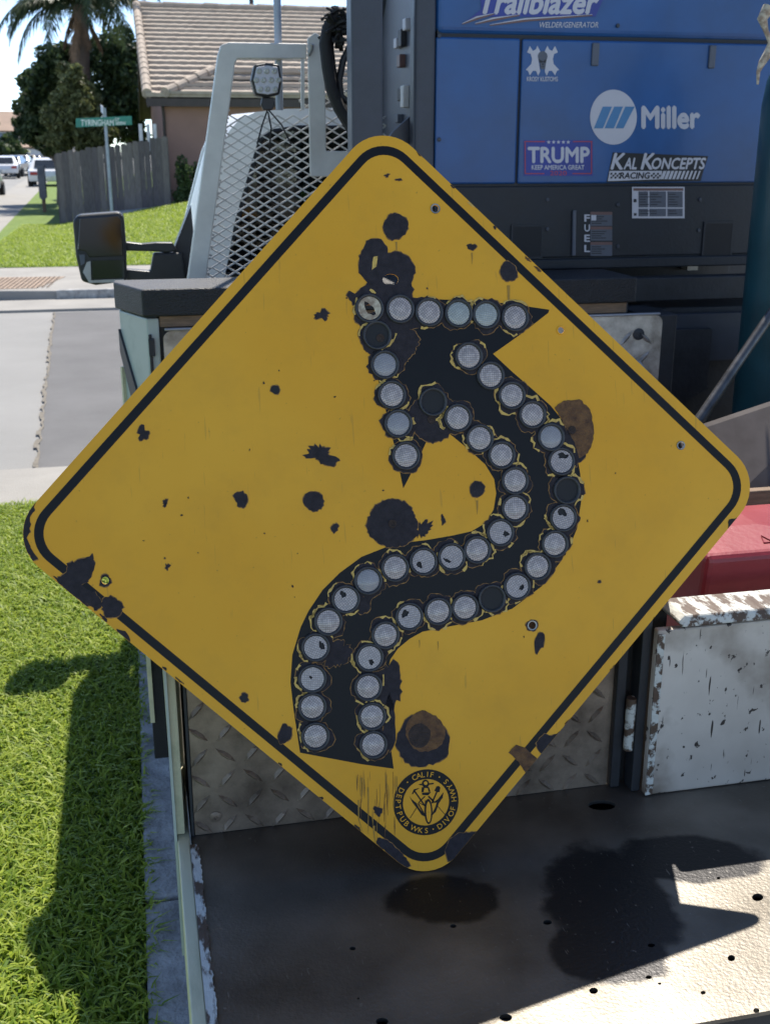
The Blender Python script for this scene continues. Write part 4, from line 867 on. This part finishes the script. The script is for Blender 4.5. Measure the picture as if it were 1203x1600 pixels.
def loose_things():
    # LED work lamp clamped on the rack
    lt = empty('work_light', PY(418, 170, 2.14), 'square black LED work light with ten lenses on the mesh rack', 'work light')
    hs = [(398, 101), (418, 98), (437, 101), (441, 125), (437, 148), (419, 152), (399, 149), (393, 125)]
    P = lambda x, y, d=0.: PY(x, y, 2.12 + d)
    MB().prism([P(*q) for q in hs], (0, .05, 0)).build('lamp_body', 'mirror_black', lt, bevel=.006)
    MB().prism([P(418 + (x - 418) * .84, 125 + (y - 125) * .84, -.004) for x, y in hs], (0, .004, 0)).build('lamp_face', 'decal_white', lt, bevel=.004)
    for y, xs in ((111, (405, 417, 429)), (125, (401, 412, 424, 435)), (139, (407, 418, 430))):
        for x in xs: MB().lathe(P(x, y, -.004), [(.0088, 0), (.0082, .002), (.0045, .0035), (.003, .002), (.0001, .0022)], 14, ax=(0, -1, 0), cap=False).build('lamp_lens', 'light_lens', lt, smooth=50)
    MB().prism([P(410, 152, .02), P(428, 152, .02), P(430, 163, .02), P(426, 172, .02), P(412, 172, .02), P(408, 163, .02)], (0, .02, 0)).build('lamp_bracket', 'mirror_black', lt, bevel=.003)
    MB().tube([P(418, 172, .03), P(410, 195, .04), P(402, 225, .04)], .0025, 6).tube([P(420, 172, .03), P(440, 195, .04), P(455, 225, .05)], .0025, 6).tube([P(419, 175, .03), P(424, 200, .04), P(421, 235, .06)], .0025, 6).build('lamp_wire', 'rubber', lt)
    # bundled welding leads on the rack
    hz = empty('hose_bundle', PY(530, 200, 1.9), 'thick bundle of black welding leads hanging on the rack beside the grey upright', 'hose')
    r = random.Random(4)
    for k in range(5):
        o = [r.uniform(-5, 5) for _ in range(2)]
        MB().tube([PY(x + o[0] * .7, y + o[1] * .5, 1.95 + .015 * k) for x, y in ((545, 30), (528, 22 + k * 3), (514, 45), (510, 70), (514, 105), (520, 140), (532, 170), (548, 196), (560, 215))], .016, 9).build('lead', 'rubber', hz, smooth=60)
    mb = MB()
    for k in range(90):     # frayed tape and clamps at the top of the coil
        a = r.uniform(0, 6.28); d = r.uniform(.2, 1); p = PY(527 + 20 * d * math.cos(a), 42 + 26 * d * math.sin(a), 1.93 + r.uniform(0, .06))
        q = Vector((r.uniform(-1, 1), r.uniform(-1, 1), r.uniform(-1, 1))).normalized() * .03; mb.bar(p, p + q, .012, .006)
    mb.build('tape_wrap', 'rubber', hz)
    MB().tube([PY(x, y, 1.98) for x, y in ((548, 70), (536, 95), (530, 125), (533, 150), (545, 160))], .010, 8).build('lead', 'black_steel', hz, smooth=60)
    for (x0, y0, x1, y1) in ((570, 40, 590, 48), (576, 60, 588, 72), (578, 64, 584, 82)):
        MB().bar(PY(x0, y0, 1.95), PY(x1, y1, 1.95), .012, .012).build('clamp', 'zinc', hz)
    # red fuel can behind the white gate
    gc = empty('fuel_can', (1.03, .22, .727), 'red plastic fuel can standing behind the chipped white gate', 'fuel can')
    x0, x1, y0, y1 = .83, 1.16, .10, .34
    ax = PY(1150, 815, .22)
    A = [(x0, y0, .729), (x1, y0, .729), (x1, y1, .729), (x0, y1, .729)]
    zf = PY(1140, 866, .1).z
    Bt = [(x0 + .02, y0 - .004, zf), (x1 - .02, y0 - .004, zf), (x1 - .02, y1, zf), (x0 + .02, y1, zf)]
    Cc = [(ax.x - .05, .20, ax.z), (ax.x + .03, .20, ax.z), (ax.x + .03, .26, ax.z), (ax.x - .05, .26, ax.z)]
    MB().add(A + Bt + Cc, [(3, 2, 1, 0)] + [(i, (i + 1) % 4, 4 + (i + 1) % 4, 4 + i) for i in range(4)] + [(4 + i, 4 + (i + 1) % 4, 8 + (i + 1) % 4, 8 + i) for i in range(4)] + [(8, 9, 10, 11)]).build('can_body', 'can_red', gc, bevel=.012, seg=3)
    nrm = (Vector((0, .075, .081)).cross(Vector((1, 0, 0)))).normalized() * -1
    def onslope(u, v): return Vector((x0 + .04 + u, y0 - .004 + .104 * v, zf + (ax.z - zf) * v)) + Vector((0, -(ax.z - zf), .104)).normalized() * .0012
    for u0 in (.10, .16, .22):
        MB().tube([onslope(u0 + dx, dv) for dx, dv in ((0, .30), (.018, .30), (.009, .55), (0, .30))], .0012, 6).build('embossed_mark', 'can_red', gc)
    MB().tube([onslope(.24 + .012 * math.cos(t), .48 + .15 * math.sin(t)) for t in [i * .7 for i in range(10)]], .0012, 6).build('embossed_mark', 'can_red', gc)
    MB().tube([(.95, .27, 1.02), (.95, .28, 1.06), (.95, .33, 1.05), (.95, .335, .98)], .012, 10).build('can_handle', 'can_red', gc, smooth=50)
    # gas cylinder
    cy = empty('gas_cylinder', (1.685, 1.26, .727), 'tall teal compressed gas cylinder standing right of the welder', 'gas cylinder')
    MB().lathe((1.685, 1.26, .729), [(.11, 0), (.125, .02), (.125, 1.08), (.118, 1.14), (.098, 1.19), (.065, 1.225), (.045, 1.235)], 36).build('cylinder_shell', 'cyl_teal', cy, smooth=50)
    MB().lathe((1.685, 1.26, 1.965), [(.045, 0), (.042, .05), (.03, .06), (.03, .10)], 20).build('neck_ring', 'black_steel', cy, smooth=40)
    MB().lathe((1.685, 1.26, 2.065), [(.022, 0), (.02, .05), (.035, .055), (.035, .075), (.0001, .08)], 16).build('valve', 'zinc', cy, smooth=40)
    rp = tag(MB().tube([PY(x, y, 1.20) for x, y in ((1201, 12), (1190, 30), (1196, 48), (1203, 66), (1199, 84), (1190, 98), (1184, 112), (1183, 132))], [.016, .012, .006, .006, .011, .009, .005, .003], 10).build('rope', 'rope', None, smooth=60), 'pale frayed rope draped over the teal gas cylinder', 'rope')
    # pry bar, board, wooden slat
    tag(MB().tube([PY(1085, 668, .95), PY(1100, 645, .96), PY(1150, 570, 1.0), PY(1215, 475, 1.05)], [.016, .014, .0125, .0125], 12).build('pry_bar', 'bar_steel', None, smooth=60), 'long steel pry bar slanting across the dark bed at right', 'pry bar')
    a = [PY(1090, 672, .70), PY(1203, 633, .75), PY(1300, 600, .8), PY(1310, 790, .66), PY(1203, 714, .62), PY(1150, 728, .6), PY(1100, 735, .6)]
    bd = [PY(1060, 682, .78), PY(1340, 588, .78), PY(1340, 735, .62), PY(1150, 730, .62), PY(1060, 745, .62)]
    o = MB().prism([bd[0], bd[1], (bd[1].x, .62, .98), (bd[0].x, .62, .93)], (0, .012, .006)).build('cardboard_sheet', 'cardboard', None)
    tag(o, 'brown cardboard sheet leaning in the bed behind the sign', 'cardboard')
    bx = MB().box(1.0, 1.95, .56, .585, .729, 1.02).build('wooden_board', 'wood', None, bevel=.003)
    tag(bx, 'dark wooden board on edge behind the red fuel can', 'board')
loose_things()

# ================================================================== THE ROAD SIGN
def road_sign():
    T, R_, B, L = Vector((.3107, .1207, 1.745)), Vector((.8507, -.048, 1.228)), Vector((.3179, -.1668, .7028)), Vector((-.2221, .0018, 1.2198))
    c = (T + R_ + B + L) / 4; yv = (T - B).normalized(); xv = (R_ - L); xv = (xv - yv * xv.dot(yv)).normalized(); zv = xv.cross(yv)
    mw = Matrix((xv, yv, zv)).transposed().to_4x4(); mw.translation = c
    sg = empty('road_sign', (0, 0, 0), 'rusty yellow diamond road sign with black curving arrow and glass reflector buttons', 'road sign')
    sg.matrix_basis = mw
    inv = mw.inverted()
    def S(px, py, z=0.):
        r = ray(px, py); t = (c - CAM).dot(zv) / r.dot(zv); p = inv @ (CAM + r * t); return (p.x, p.y, z)
    HS, RR, q2 = .381, .060, math.sqrt(.5)
    def clampq(p, ins=.0004):
        s, t = (p[0] + p[1]) * q2, (p[1] - p[0]) * q2; h = HS - ins
        s, t = max(-h, min(h, s)), max(-h, min(h, t)); k = h - RR
        if abs(s) > k and abs(t) > k:
            dx, dy = abs(s) - k, abs(t) - k; d = math.hypot(dx, dy)
            if d > RR: s, t = math.copysign(k + dx / d * RR, s), math.copysign(k + dy / d * RR, t)
        return ((s - t) * q2, (s + t) * q2, p[2])
    def rsq(h, r, z, n=10):
        out = []
        for k, (sx, sy) in enumerate(((1, 1), (-1, 1), (-1, -1), (1, -1))):
            for i in range(n + 1):
                a = math.pi / 2 * (k + i / n); s, t = sx * (h - r) + r * math.cos(a), sy * (h - r) + r * math.sin(a)
                out.append(((s - t) * q2, (s + t) * q2, z))
        return out
    lay = lambda z: (lambda px, py: clampq(S(px, py, z)))
    hp = [ell(610, 437, 12.5, 9, 16), ell(577, 483, 9, 7, 12), ell(165, 907, 6, 6, 12), ell(876, 516, 6, 6.5, 12), ell(1063, 696, 5.5, 5.5, 12), ell(680, 326, 5, 5.5, 12),  ell(889, 1092, 3.5, 3.5, 10), ell(831, 977, 6, 6, 12),  ell(893, 672, 6, 6, 12)]
    # steel blank with its bolt and shot holes
    MB().plate(rsq(HS, RR, 0), [[S(*p) for p in h] for h in hp], (0, 0, -.0025)).build('panel', 'sign_yellow', sg, local=True)
    a, b = rsq(HS - .0135, RR - .012, .0003), rsq(HS - .0250, RR - .022, .0003); n = len(a)
    MB().add(a + b, [(i, (i + 1) % n, n + (i + 1) % n, n + i) for i in range(n)]).build('border', 'ink', sg, local=True)
    arrow = [(563, 472), (600, 470), (640, 468), (690, 468), (740, 470), (790, 474), (858, 484), (856, 489), (815, 521), (770, 553), (800, 581), (830, 607), (860, 634), (884, 664), (899, 700), (906, 740), (908, 780), (901, 826), (889, 855), (876, 877), (846, 916), (800, 951), (753, 969), (706, 978), (660, 987), (640, 998), (622, 1013), (610, 1030), (605, 1050), (603, 1100), (608, 1150), (615, 1201), (565, 1194), (469, 1176), (459, 1110), (454, 1066), (457, 1023), (470, 980), (482, 955), (504, 922), (531, 895), (565, 870), (603, 855), (640, 847), (665, 844), (706, 837), (737, 830), (760, 816), (771, 796), (775, 771), (772, 749), (758, 726), (732, 702), (705, 680), (690, 668), (672, 676), (655, 715), (630, 763), (617, 700), (600, 630), (583, 560)]
    sheet('arrow', [arrow], lay(.0003), 'ink', sg, hp, local=True)
    # ------- bare patches where the enamel has come away
    jag = 0
    def chip(poly, mat='chip', z=.0006, name='paint_chip'):
        if mat == 'chip' and name == 'paint_chip' and len(poly) > 16:
            q = random.Random(len(poly) + int(poly[0][0])); mx_, my_ = sum(p[0] for p in poly) / len(poly), sum(p[1] for p in poly) / len(poly)
            sheet('chip_lip', [[(x + (x - mx_) / (math.hypot(x - mx_, y - my_) + .1) * q.uniform(.2, 2.0), y + (y - my_) / (math.hypot(x - mx_, y - my_) + .1) * q.uniform(.2, 2.0)) for x, y in poly]], lay(.00045), 'chip_edge', sg, hp, local=True)
        return sheet(name, [poly], lay(z), mat, sg, hp, local=True)
    zz = lambda pts, o, k: [(o[0] + x / k, o[1] + y / k) for x, y in pts]
    def rough(poly, amt, seed):
        r = random.Random(seed); out = []
        for i, (x, y) in enumerate(poly):
            x2, y2 = poly[(i + 1) % len(poly)]; m = max(1, int(math.hypot(x2 - x, y2 - y) / 4))
            for j in range(m):
                out.append((x + (x2 - x) * j / m + r.uniform(-amt, amt), y + (y2 - y) * j / m + r.uniform(-amt, amt)))
        return out
    chip(rough(zz([(205, 420), (240, 425), (268, 465), (272, 492), (320, 483), (375, 510), (405, 560), (405, 590), (385, 640), (397, 670), (390, 712), (470, 716), (490, 745), (430, 860), (300, 885), (150, 880), (140, 800), (100, 745), (70, 700), (85, 680), (110, 692), (150, 660), (170, 640), (155, 620), (130, 590), (130, 510), (150, 470), (165, 430)], (520, 240), 3.166), 1.0, 1))
    chip(rough(zz([(200, 510), (222, 508), (215, 560), (192, 575)], (520, 240), 3.166), .3, 2), 'flake', .0008, 'paint_flake')
    for i, (x, y, rx, ry, j, ro) in enumerate([(618, 354, 19, 20.5, .06, 0), (737, 386, 6.5, 5, .2, 0), (794, 425, 13.5, 15, .08, 0), (503, 492, 11, 7, .35, .2), (224, 677, 8.5, 10, .3, 0), (502, 711, 21, 14, .35, .2), (377, 780, 10, 13, .18, 0), (490, 783, 15.5, 15.5, .08, 0), (745, 764, 12, 12, .08, 0), (613, 818, 38, 39, .05, 0), (655, 830, 17, 11, .5, -.4), (523, 825, 5, 7.5, .2, .1), (692, 812, 3, 7, .3, 0), (842, 1004, 7, 16, .18, .1), (831, 977, 9, 9, .1, 0), (445, 1147, 10, 16, .15, .2), (590, 1267, 6, 7, .3, 0), (430, 609, 7, 7, .1, 0), (382, 1090, 7, 7, .15, 0), (165, 907, 9, 9, .2, 0), (175, 949, 17, 16, .12, 0), (623, 281, 4, 2.2, .3, 0), (604, 275, 2.5, 1.8, .3, 0), (606, 273, 1.6, 1.2, .3, 0), (260, 784, 2, 4, .4, .3), (262, 885, 3, 4, .5, 0), (936, 909, 2, 2, .2, 0), (258, 787, 3, 4.5, .4, 0), (172, 633, 5, 3, .4, .7), (893, 672, 9, 9, .1, 0), (676, 652, 36, 40, .05, 0), (612, 540, 40, 34, .08, 0), (885, 705, 26, 32, .12, .4), (606, 1075, 22, 36, .2, 0), (526, 1022, 26, 17, .2, -.6), (566, 943, 13, 15, .3, .3), (609, 1130, 10, 40, .15, 0)]):
        chip(blob(x, y, rx, ry, j * 1.25, max(18, int(rx * 2.0)), 50 + i, ro), z=.0006 + .00004 * (i % 3))
    # jagged lost corner and edges
    chip(rough([(106, 880), (118, 878), (128, 873), (136, 872), (144, 864), (148, 880), (145, 894), (140, 908), (128, 914), (148, 925), (160, 942), (152, 955), (110, 930), (88, 905), (104, 896)], 2.1, 3))
    chip(rough([(57, 785), (54, 797), (49, 806), (47, 830), (42, 840), (50, 860), (62, 875), (50, 876), (36, 850), (32, 828), (38, 800)], 1.8, 4))
    chip(rough([(182, 982), (197, 986), (204, 1000), (200, 1010), (186, 992)], .8, 5))
    chip(rough([(590, 1308), (606, 1312), (622, 1328), (634, 1340), (640, 1352), (632, 1362), (612, 1340), (588, 1318)], 1.2, 6))
    chip(rough([(702, 1312), (716, 1302), (736, 1300), (752, 1300), (736, 1332), (722, 1348), (700, 1346), (695, 1328)], .7, 7))
    chip(rough([(838, 1160), (850, 1146), (862, 1150), (880, 1140), (868, 1160), (850, 1180), (840, 1172)], .9, 8))
    chip(rough([(794, 1176), (806, 1163), (822, 1170), (838, 1184), (842, 1192), (822, 1210), (810, 1190)], .9, 9), 'rust', .0008, 'rust_patch')
    chip(rough([(1138, 812), (1156, 808), (1150, 824), (1136, 830)], .9, 10))
    chip(rough([(729, 316), (742, 312), (748, 322), (738, 324)], .5, 11), 'flake', .0008, 'paint_flake')
    r = random.Random(5)
    for i in range(26):      # fretted, rusty cut edges
        k = r.random(); ex = r.choice(['bl', 'br', 'br', 'tr', 'bl'])
        p0, p1 = {'bl': ((60, 880), (640, 1362)), 'br': ((1145, 822), (735, 1312)), 'tr': ((650, 235), (880, 460))}[ex]
        x, y = p0[0] + (p1[0] - p0[0]) * k, p0[1] + (p1[1] - p0[1]) * k
        chip(blob(x, y, r.uniform(3, 10), r.uniform(1.5, 3.4), .4, 14, i, math.atan2(p1[1] - p0[1], p1[0] - p0[0])), r.choice(['rust_dark', 'chip', 'rust']), .0007, 'rust_patch')
    for x, y in ((430, 609), (382, 1090)): chip(ell(x, y, 5.2, 5.2, 14), 'cup', .0009, 'painted_hole')  # uncut holes: their darkness is painted as flat black discs
    # rust blooms round the two bolt heads
    chip(blob(660, 1158, 40, 42, .08, 44, 90)); chip(blob(664, 1143, 30, 32, .06, 40, 91), 'rust', .0009, 'rust_patch'); chip(blob(655, 1149, 17, 19, .05, 30, 92), 'rust_dark', .0011, 'rust_patch')
    chip(rough([(866, 637), (880, 626), (905, 624), (922, 640), (927, 668), (926, 690), (918, 708), (905, 716), (897, 690), (884, 668)], 1.0, 12), 'rust', .0009, 'rust_patch')
    for i in range(46):      # pin-hole rust specks and short runs
        x, y = r.uniform(120, 1090), r.uniform(330, 1240)
        if abs(x - 601) / 560 + abs(y - 795) / 560 > .86 or inside((x, y), arrow): continue
        chip(blob(x, y, r.uniform(.7, 1.9), r.uniform(.7, 2.3), .4, 8, i), r.choice(['rust', 'rust_dark']), .0007, 'rust_speck')
    for (x, y, h, w_) in ((619, 378, 22, 2), (794, 446, 45, 3), (745, 782, 22, 2), (737, 395, 18, 1.5), (565, 1215, 40, 2), (575, 1230, 50, 1.6), (560, 1250, 60, 1.4), (584, 1290, 30, 2), (655, 1000, 12, 1), (684, 1002, 14, 1)):
        chip(ribbon([(x, y), (x + .5, y + h * .5), (x, y + h)], [w_ * 1.6, w_ * 1.1, .4]), 'stain', .0005, 'rust_run')
    for i in range(34):      # brown weeping below the arrow's foot
        x = r.uniform(556, 626); y = r.uniform(1200, 1290); h = r.uniform(14, 46)
        if y + h > 1180 + (x - 470) * .92 + 50: h = max(6, 1180 + (x - 470) * .92 + 50 - y)
        chip(ribbon([(x, y), (x + r.uniform(-1, 1), y + h * .5), (x + r.uniform(-1, 1), y + h)], [.4, r.uniform(.5, 1.6), .3]), r.choice(['stain', 'stain', 'stain', 'rust']), .0005, 'rust_run')
    # ------- glass reflector buttons
    full = [(625, 483), (670, 488), (716, 490), (759, 492), (804, 496), (601, 570), (612, 617), (622, 662), (634, 712), (715, 653), (749, 685), (783, 711), (804, 751), (804, 794), (781, 832), (745, 859), (705, 870), (661, 877), (617, 887), (575, 907), (540, 936), (513, 971), (493, 1011), (488, 1060), (488, 1104), (493, 1150), (732, 557), (766, 587), (799, 618), (831, 648), (860, 683), (876, 721), (879, 809), (866, 850), (839, 885), (807, 916), (726, 949), (684, 955), (639, 963), (602, 992), (577, 1027), (575, 1073), (581, 1119), (583, 1163), (577, 482), (589, 524), (676, 628), (885, 766), (768, 935)]
    broken = {(781, 832): (5, 7, 4, 5), (705, 870): (4, 8, 6, 2.5), (661, 877): (2, 8, 5, 4), (540, 936): (6, 6, 5, 4.5), (493, 1011): (1, -9, 7, 3.5), (876, 721): (9, -2, 5, 8), (879, 809): (-7, 5, 7, 6), (807, 916): (-1, 7, 5, 3), (639, 963): (8, 2, 5, 6), (577, 1027): (5, -5, 4, 4), (577, 482): (0, 1, 10, 7), (488, 1060): (3, 1, 3, 2)}
    empty_cup = {(589, 524), (676, 628), (885, 766), (768, 935)}
    blue = {(601, 570), (622, 662), (860, 683), (575, 907)}; teal = {(716, 490), (759, 492)}
    ring = MB().lathe((0, 0, 0), [(.0204, 0), (.0201, .0024), (.0188, .0036), (.0172, .0028), (.0158, .0010), (.0156, .0004)], 28, cap=False)
    me = bpy.data.meshes.new('reflector'); me.from_pydata(ring.v, [], ring.f); me.update(); me.materials.append(MATS['housing'])
    for p in me.polygons: p.use_smooth = True
    dome = MB().lathe((0, 0, 0), [(.0159, 0), (.0148, .0007), (.0110, .0016), (.0060, .0022), (.0001, .0024)], 24, cap=False)
    lens_me = {}
    for k in ('lens', 'lens_blue', 'lens_teal'):
        q = bpy.data.meshes.new('lens'); q.from_pydata(dome.v, [], dome.f); q.update(); q.materials.append(MATS[k])
        for p in q.polygons: p.use_smooth = True
        lens_me[k] = q
    cupm = MB().lathe((0, 0, 0), [(.0166, .0002), (.0150, .0001), (.0001, .00005)], 20, cap=False)
    cup_me = bpy.data.meshes.new('cup'); cup_me.from_pydata(cupm.v, [], cupm.f); cup_me.update(); cup_me.materials.append(MATS['cup'])
    for i, (x, y) in enumerate(full):
        if (x, y) not in ((766, 587), (625, 483)):      # enamel lost round the button, its raw lip left as a pale line
            hb = blob(x, y, 26, 26.5, .13, 34, 200 + i, r.uniform(0, 3)); chip(hb, 'chip', .0007 + .00003 * (i % 4))
            for _ in range(r.choice([2, 2, 3, 3])):
                s0 = r.randrange(34); ln = r.randrange(3, 10); arc = [hb[(s0 + j) % 34] for j in range(ln)]
                arc = [(ax + r.uniform(-1.2, 1.2), ay + r.uniform(-1.2, 1.2)) for ax, ay in arc]
                chip(ribbon(arc, [r.uniform(.9, 5.2) for _ in arc]), 'flake', .0010, 'paint_flake')
        lx, ly, _ = S(x, y)
        ro = bpy.data.objects.new('reflector', me); col.objects.link(ro); ro.parent = sg; ro.location = (lx, ly, .0011)
        if (x, y) != (577, 482):
            co = bpy.data.objects.new('cup', cup_me); col.objects.link(co); co.parent = ro
        if (x, y) in empty_cup: continue
        mk = 'lens_blue' if (x, y) in blue else 'lens_teal' if (x, y) in teal else 'lens'
        if (x, y) in broken:
            bx, by, rx, ry = broken[(x, y)]; k = .00093
            h = [(u * k, v * k) for u, v in blob(bx, by, rx, ry, .3, 14, i)]
            h = [(u, v) if math.hypot(u, v) < .0153 else (u * .0153 / math.hypot(u, v), v * .0153 / math.hypot(u, v)) for u, v in h]
            ps = [[Vector((u, v, .0016)) for u, v in ell(0, 0, .0159, .0159, 28)], [Vector((u, v, .0016)) for u, v in h]]
            q = bpy.data.meshes.new('lens'); q.from_pydata([tuple(p) for lp in ps for p in lp], [], [tuple(t) for t in tessellate_polygon(ps)]); q.update()
            q.materials.append(MATS['rope' if (x, y) == (577, 482) else 'lens_blue' if i % 3 == 0 else 'lens'])
        else: q = lens_me[mk]
        lo = bpy.data.objects.new('lens', q); col.objects.link(lo); lo.parent = ro; lo.location = (0, 0, .0004); lo.rotation_euler = (0, 0, r.uniform(0, 6.28))
    # bolts and grommets left in their holes
    for (x, y, rr) in ((680, 326, 7.5), (876, 516, 7), (1063, 696, 7), (831, 977, 8)):
        lx, ly, _ = S(x, y); k = .00093
        MB().lathe((lx, ly, .0002), [(rr * k, 0), (rr * k * .95, .0012), (rr * k * .72, .0010), (rr * k * .70, -.002)], 20, cap=False).build('grommet', 'sign_yellow' if x == 876 else 'zinc', sg, local=True, smooth=40)
    for (x, y) in ((613, 818), (674, 655), (893, 672), (594, 528)):
        lx, ly, _ = S(x, y); MB().lathe((lx, ly, .0010), [(.006, 0), (.0055, .0012), (.003, .0008), (.0028, .0002), (.0001, .0002)], 18, cap=False).build('rivet', 'rust_dark', sg, local=True, smooth=40)
    # ------- the round seal
    cx, cy = 665.5, 1253.5
    cs = S(cx, cy); ko = (S(cx + 51, cy)[0] - cs[0]); ki = ko * 36 / 51
    ee = empty('seal', (0, 0, 0), None, None); ee.parent = sg
    A = [(cs[0] + ko * math.cos(t), cs[1] + ko * math.sin(t), .0004) for t in [2 * math.pi * i / 48 for i in range(48)]]
    Bq = [(cs[0] + ki * math.cos(t), cs[1] + ki * math.sin(t), .0004) for t in [2 * math.pi * i / 48 for i in range(48)]]
    col.objects.unlink(ee); bpy.data.objects.remove(ee)
    seal = MB().add(A + Bq, [(i, (i + 1) % 48, 48 + (i + 1) % 48, 48 + i) for i in range(48)]).build('seal', 'ink', sg, local=True)
    tilt = rad(3)
    def glyph(ch, ang, top_out, size=.0118, rad_=None):
        v, f = text2d(ch, .006)
        if not v: return
        x0, x1 = min(p[0] for p in v), max(p[0] for p in v); xm = (x0 + x1) / 2
        rm = (ko + ki) / 2; out = []
        for p in v:
            lx, ly = (p[0] - xm) * size, (p[1] - .35) * size
            if top_out: th = ang; X = lx; Y = rm + ly; a = th - math.pi / 2
            else: a = ang + math.pi / 2; X = lx; Y = -rm + ly
            out.append((cs[0] + X * math.cos(a) - Y * math.sin(a), cs[1] + X * math.sin(a) + Y * math.cos(a), .0007))
        m_ = bpy.data.meshes.new('letter'); m_.from_pydata(out, [], f); m_.update(); link('letter', m_, 'sign_yellow', seal, local=True)
    def arcword(s, a0, a1, top_out):
        k = len(s)
        for i, ch in enumerate(s):
            if ch != ' ': glyph(ch, rad(a0 + (a1 - a0) * i / (k - 1)), top_out)
    for ch, a_, up_ in [(c_, 111 - 9.2 * i, True) for i, c_ in enumerate('CALIF')] + [(c_, a_, False) for c_, a_ in zip('DEPTPUBWKSDIVOFHWYS', (149, 161, 171.5, 183, 197, 210, 222.5, 241, 255, 267, 296, 306.5, 316, 330, 341, 360, 374.5, 388, 401))]:
        glyph(ch, rad(a_), up_, .0108)
    for a_ in (128, 58, 281):
        rm = (ko + ki) / 2; MB().add([(cs[0] + rm * math.cos(rad(a_)) + .0011 * math.cos(t), cs[1] + rm * math.sin(rad(a_)) + .0011 * math.sin(t), .0007) for t in [i * math.pi / 4 for i in range(8)]], [tuple(range(8))]).build('letter', 'sign_yellow', seal, local=True)
    k = 9.254; o = (600, 1190); E = lambda p: zz(p, o, k)
    art = [E([(365, 495), (400, 545), (470, 600), (500, 660), (560, 740), (610, 770), (600, 800), (540, 770), (480, 680), (410, 590)]),
           E([(860, 440), (845, 520), (790, 600), (750, 720), (695, 775), (700, 740), (740, 660), (760, 590), (700, 600), (780, 540)]),
           E([(545, 450), (680, 440), (650, 470), (640, 485), (550, 482)]), E([(545, 370), (645, 365), (670, 430), (645, 440), (630, 380), (580, 380), (570, 440), (540, 440)]),
           E([(502, 325), (545, 318), (545, 345), (505, 335)]), E([(640, 315), (718, 305), (715, 325), (645, 335)]),
           E([(725, 420), (755, 360), (790, 350), (812, 372), (800, 440), (765, 440)]), E([(400, 470), (430, 400), (515, 380), (450, 420), (415, 470)]),
           ribbon(E([(440, 425), (590, 640)]), 2.2), ribbon(E([(765, 430), (690, 600)]), 2.2), ribbon(E([(470, 665), (375, 815)]), .9), ribbon(E([(770, 640), (880, 765)]), .9),
           ribbon(E([(590, 500), (500, 590), (590, 640), (600, 560)]), 1.8), ribbon(E([(640, 500), (720, 580)]), 2.6), ribbon(E([(490, 600), (580, 760)]), 1.8)]
    sheet('emblem_art', art, lambda x, y: S(x, y, .0005), 'ink', seal, local=True)
    for nm, e1, e2 in (('emblem_wheel', ell(640, 720, 58, 182, 28, -.02), ell(642, 725, 34, 150, 28, -.02)), ('emblem_helmet', ell(598, 318, 52, 58, 20), ell(600, 310, 26, 26, 20))):
        sheet(nm, [E(e1)], lambda x, y: S(x, y, .0007), 'ink', seal, [E(e2)], local=True)
        sheet(nm + '_face', [E(e2)], lambda x, y: S(x, y, .0008), 'sign_yellow', seal, local=True)
    return sg
road_sign()
